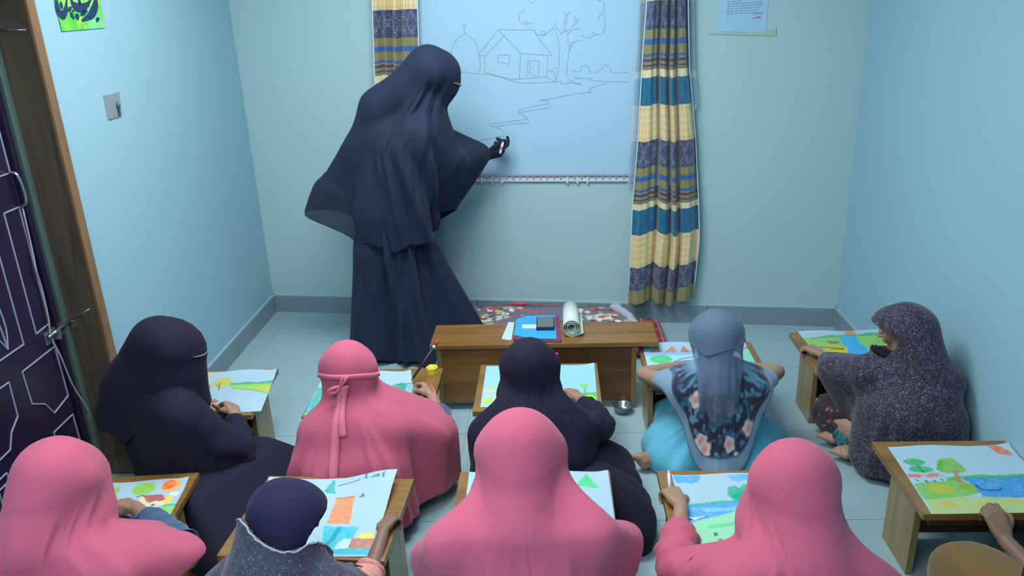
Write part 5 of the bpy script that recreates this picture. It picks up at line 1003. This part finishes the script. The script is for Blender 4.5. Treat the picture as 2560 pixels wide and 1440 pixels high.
root, Pq, th = seated('child in grey gauze scarf and flower shawl leaning both elbows on the desk', J, .92, M['shawl'], M['turq'], shawl_hem, .22, .22, cover=.125, hands=[Ha, Hb], cape_name='flower_shawl', col=shawl_col,
    ck=dict(seed=51, folds=14, famp=.007, zsh=.42, k_up=.5, k_dn=.10, n=220, nB=130), skirt_name='skirt', skirt_off=.016, extra=[(A3(.62, 2.77, .10), .095, A3(.62, 2.70, .03), .075), (A3(.55, 2.74, .06), .06, A3(.69, 2.74, .06), .06)],
    sk_extra=[(A3(.62, 2.76, .04), .07, A3(.62, 2.71, .025), .045), (A3(.48, 2.80, .06), .06, A3(.42, 2.86, .03), .05), (A3(.44, 2.76, .05), .04, A3(.47, 2.70, .03), .045), (A3(.80, 2.82, .05), .06, A3(.88, 2.90, .03), .05), (A3(.76, 2.76, .05), .05, A3(.76, 2.71, .03), .05)])
def veil_hem(t):
    a = np.abs((t + HP + .12 + np.pi) % (2 * np.pi) - np.pi); return .15 + .31 * smooth(.12, .95, a)
Pv, _, _ = drape(arms(J, .2, .2) + [(A3(.614, 2.81, .54), .070, A3(.62, 2.74, .36), .07)], J['head'], J['neck'], veil_hem, 160, 20, 70, .017, .42, .5, .1, 2, 2.6, .5, 26, .009, 57, upfold=.5)
cloth('gauze_veil', Pv, M['veil'], root, face_cut(J['head'], J['face'], 50), .0015)
tube('veil_edge', spline([Pv[r_, i] + unit((Pv[r_, i] - A3(*J['head'])) * A3(1, 1, 0)) * .002 for i, r_ in ((84, 35), (92, 33), (100, 30), (108, 26), (116, 22), (124, 20), (132, 20), (140, 21), (148, 24), (155, 28))], 40), .0028, M['blue_cuff'], root, 6)
sleeve('trouser_leg', root, [(.47, 2.90, .07), (.44, 2.83, .058), (.425, 2.785, .052)], [.062, .060, .055], M['turq'], 12)

# ---- child in speckled cloak, right wall
J = dict(hsc=.88, hip=(1.34, 2.72, .10), neck=(1.335, 2.79, .425), head=(1.315, 2.845, .545), face=(-.72, .60, -.35), shl=(1.19, 2.83, .37), shr=(1.45, 2.74, .37), ell=(1.115, 2.935, .325), elr=(1.44, 2.90, .26), wrl=(1.128, 3.115, .305), wrr=(1.36, 3.0, .30),
         knl=(1.12, 2.99, .10), anl=(1.215, 2.80, .045), ftl=(-1, -.22, -.06), knr=(1.42, 2.98, .08), anr=(1.20, 2.90, .05), ftr=(-1, -.15, -.05))
Hc = (A3(1.118, 3.125, .313), A3(-.52, .80, .02), A3(0, -.02, 1), -1, 'grip')
root, Pq, th = seated('child in dark speckled cloak sitting beside the right wall', J, .95, M['print'], M['trouser'], hemf(2.5, .10, .03, 1.2), .82, .55, hands=[Hc],
    cut=face_cut(J['head'], J['face'], 98, (-46, 30), .14), cover=.12, ck=dict(seed=61, folds=22, famp=.009, zsh=.42, k_up=.22, k_dn=lambda t: .06 + .62 * smooth(1.1, .3, np.abs((t - 2.5 + np.pi) % (2 * np.pi) - np.pi)), n=170, q=2.2, tent=4.0), leg=False, extra=[(A3(1.345, 2.81, .555), .075, A3(1.37, 2.76, .40), .09), (A3(1.38, 2.72, .3), .10, A3(1.41, 2.68, .06), .085), (A3(1.30, 2.70, .25), .1, A3(1.27, 2.70, .05), .08), (A3(1.22, 2.86, .28), .05, A3(1.25, 2.79, .12), .06)], cape_name='cloak')
sleeve('trouser_leg', root, [(1.30, 2.78, .12), (1.18, 2.93, .12), (1.12, 3.0, .11), (1.15, 2.92, .08), (1.165, 2.875, .06)], [.085, .072, .066, .058, .052], M['trouser'], 13)
sleeve('trouser_leg', root, [(1.36, 2.78, .10), (1.42, 2.98, .09), (1.30, 2.95, .075), (1.225, 2.92, .062), (1.195, 2.90, .055)], [.085, .07, .062, .056, .05], M['trouser'], 14)
sleeve('trouser_leg', root, [(1.13, 2.98, .10), (1.18, 2.88, .065), (1.205, 2.825, .05)], [.06, .052, .042], M['trouser'], 24)
tube('cord', spline([(1.235, 2.80, .05), (1.222, 2.775, .02), (1.215, 2.745, .006), (1.205, 2.70, .006)], 14), .005, M['black'], root, 6)
sleeve('trouser_cuff', root, [(1.160, 2.890, .064), (1.172, 2.858, .056), (1.185, 2.835, .05)], [.054, .05, .046], M['teal'], 15)

# ---- girl in pink, front left
J = dict(hip=(-1.36, 1.50, .11), neck=(-1.34, 1.66, .50), head=(-1.325, 1.755, .627), face=(.15, .80, -.58), shl=(-1.50, 1.60, .42), shr=(-1.175, 1.655, .41), ell=(-1.58, 1.74, .28), elr=(-1.062, 1.81, .33), wrl=(-1.50, 1.90, .30), wrr=(-1.322, 2.035, .335))
H1 = (A3(-1.322, 2.035, .335), A3(-.90, .38, .0), A3(.2, .25, .95), 1, 'pinch')
root, Pq, th = seated('girl in pink headscarf at the front left, beside the door', J, 1.05, M['pink'], M['navy'], hemf(HP, .34, .05), .7, .75, hands=[H1],
    ck=dict(seed=71, folds=28, famp=.016, zsh=.49, k_up=.15, k_dn=.3, tent=1.5, sm=(2.0, 2.0), n=160, upfold=.3, extra=[(-.5, .12, .018, .4, 1, 0), (-.9, .1, -.014, .5, 1, 1), (-1.7, .1, .012, .3, 1, 2)]), extra=[(A3(-1.33, 1.72, .66), .075, A3(-1.36, 1.64, .52), .08)])
sleeve('cuff', root, [(-1.10, 1.85, .332), (-1.19, 1.925, .334), (-1.255, 1.98, .335)], [.056, .05, .042], M['blue_cuff'], 16)
crayon('crayon', 'red crayon in the hand of the front left girl in pink', *H1[:4], M['crayon_red'], axis=(.3, .5, .6))

# ---- small child in navy hood
J = dict(hip=(-.72, 1.50, .10), neck=(-.715, 1.62, .435), head=(-.712, 1.695, .548), face=(.86, .46, -.34), shl=(-.87, 1.60, .375), shr=(-.58, 1.60, .375), ell=(-.90, 1.72, .25), elr=(-.545, 1.80, .25), wrl=(-.85, 1.86, .30), wrr=(-.528, 1.955, .30))
H1 = (A3(-.535, 1.965, .303), A3(.34, .86, .03), A3(-.25, -.1, .95), 1, 'grip')
root, Pq, th = seated('small child in navy hood and dark woven shawl holding the desk edge', J, .86, M['navy'], M['brown_dark'], hemf(.8, .43, .51), .15, .15, cover=0, skin='skin_d', hands=[H1], cut=face_cut(J['head'], J['face'], 72), cape_name='hood',
    ck=dict(seed=81, folds=14, famp=.007, zsh=.45, k_up=.55, k_dn=.3, upfold=.7), extra=[(A3(-.705, 1.69, .555), .075, A3(-.72, 1.63, .46), .07)])
Ps, _, ths = drape(arms(J, .5, .42) + [(A3(-.715, 1.68, .56), .082, A3(-.73, 1.60, .44), .100)], (-.715, 1.66, .625), (-.72, 1.56, .3), hemf(HP, .33, .03), 150, 16, 60, .016, .46, .35, .3, 1.4, 2.6, .55, 20, .010, 83)
pl_n = lambda c: .548 - .5 * np.clip(c[:, 0] + .665, -.12, 0) - .25 * np.clip(c[:, 0] + .665, 0, .3) - .7 * np.clip(c[:, 0] + .59, 0, .14) - .16 * smooth(1.60, 1.78, c[:, 1])
cloth('shawl', Ps, M['denim'], root, lambda c: (pl_n(c) - c[:, 2]) * 10, .003, top=False)
ed = []
for i in range(150):
    col_ = Ps[:, i]; ok = np.where(col_[:, 2] <= pl_n(col_))[0]
    if len(ok): ed.append(col_[ok[0]])
ed.append(ed[0]); tube('shawl_edge', gauss(np.array(ed), 1.5, 0, True) + A3(0, 0, .002), .003, M['string'], root, 6)
sleeve('cuff', root, [(-.56, 1.72, .29), (-.548, 1.80, .265), (-.545, 1.835, .268)], [.05, .048, .044], M['salmon'], 18)

# ---- girl in pink, middle of the front row
J = dict(hip=(-.09, 1.42, .12), neck=(-.097, 1.60, .60), head=(-.094, 1.715, .715), face=(.02, .82, -.57), shl=(-.27, 1.575, .555), shr=(.08, 1.585, .575), ell=(-.335, 1.72, .40), elr=(.165, 1.76, .41), wrl=(-.20, 1.93, .31), wrr=(.02, 1.95, .31),
         knl=(-.40, 1.78, .10), anl=(-.1, 1.75, .06))
Hd = (A3(-.20, 1.93, .31), A3(.5, .8, 0), A3(0, 0, 1), -1, 'relax'); He = (A3(.02, 1.95, .31), A3(-.5, .8, 0), A3(0, 0, 1), 1, 'pinch')
root, Pq, th = seated('girl in pink headscarf seen from behind in the middle of the front row', J, 1.08, M['pink'], M['navy'], hemf(HP, .34, .05), .68, .68, hands=[Hd, He],
    ck=dict(seed=91, folds=24, famp=.016, zsh=.56, k_up=.12, k_dn=.28, tent=2.3, sm=(2.0, 2.0), n=160, upfold=.15, extra=[(-2.5, .12, -.016, -.2, 1, 0), (-.4, .1, .012, .3, 1, 2)]), extra=[(A3(-.095, 1.70, .74), .07, A3(-.10, 1.60, .6), .075)])
sleeve('robe_sleeve', root, [(-.33, 1.72, .36), (-.29, 1.80, .34), (-.235, 1.88, .32)], [.06, .056, .046], M['navy'], 19)

# ---- girl in pink, front right
J = dict(hip=(.60, 1.46, .11), neck=(.598, 1.62, .485), head=(.590, 1.735, .610), face=(-.05, .80, -.60), shl=(.435, 1.60, .415), shr=(.77, 1.60, .405), ell=(.325, 1.83, .275), elr=(.86, 1.76, .26), wrl=(.372, 2.075, .302), wrr=(.72, 1.93, .30))
H1 = (A3(.368, 2.085, .305), A3(-.25, .92, .0), A3(.1, 0, 1), -1, 'grip')
root, Pq, th = seated('girl in pink headscarf at the front right gripping her desk edge', J, 1.03, M['pink'], M['navy'], hemf(HP, .34, .05), .70, .66, hands=[H1],
    ck=dict(seed=101, folds=24, famp=.016, zsh=.47, k_up=.05, k_dn=.3, tent=1.5, sm=(2.0, 2.0), n=160, upfold=.25, extra=[(-2.6, .14, .018, .3, 1, 0), (-2.2, .1, -.014, .6, 1, 0), (-.5, .12, .012, -.3, 1, 2)]), extra=[(A3(.59, 1.72, .63), .078, A3(.60, 1.62, .47), .09)])
sleeve('cuff', root, [(.37, 1.72, .33), (.330, 1.81, .285), (.332, 1.87, .283), (.345, 1.93, .288), (.354, 1.975, .292)], [.058, .064, .062, .056, .046], M['pink'], 20)
o = thing('crayon', (.35, 2.2, .30), 'white crayon standing up from the hand at the front right desk edge', 'crayon'); tube('shaft', [(.352, 2.165, .290), (.352, 2.205, .335)], .0055, M['white'], o, 10); tube('point', [(.352, 2.205, .335), (.352, 2.211, .342)], [.0055, .002], M['white'], o, 10)

# ---- pupil at the right edge of the frame
J = dict(hip=(1.30, 1.55, .11), neck=(1.325, 1.66, .48), head=(1.335, 1.74, .605), face=(.05, .85, -.5), shl=(1.20, 1.62, .40), shr=(1.43, 1.62, .40), ell=(1.345, 1.76, .21), elr=(1.42, 1.80, .25), wrl=(1.283, 1.96, .262), wrr=(1.42, 1.98, .30), knl=(1.20, 1.97, .13), anl=(1.33, 1.86, .06), knr=(1.40, 1.84, .1), anr=(1.34, 1.82, .05))
H1 = (A3(1.283, 1.965, .268), A3(-.12, .72, .52), A3(-.1, -.5, .8), -1, 'grip')
root, Pq, th = seated('pupil in mustard trousers and dark top at the right edge, hand on the desk', J, 1.0, M['brown_dark'], M['mustard'], hemf(HP, .36, .18), .40, .40, skin='skin_d', hands=[H1], cape_name='dark_top',
    ck=dict(seed=111, folds=18, famp=.008, zsh=.47, k_up=.8, k_dn=.5), skirt_name='trousers', sk_extra=[(A3(1.25, 1.85, .12), .10, A3(1.19, 1.95, .13), .085), (A3(1.30, 1.80, .11), .10, A3(1.38, 1.88, .10), .085), (A3(1.24, 1.86, .10), .10, A3(1.12, 1.86, .07), .06)])
sleeve('sleeve', root, [(1.24, 1.64, .37), (1.33, 1.74, .225), (1.335, 1.80, .22), (1.325, 1.845, .228)], [.05, .046, .04, .036], M['navy'], 21)
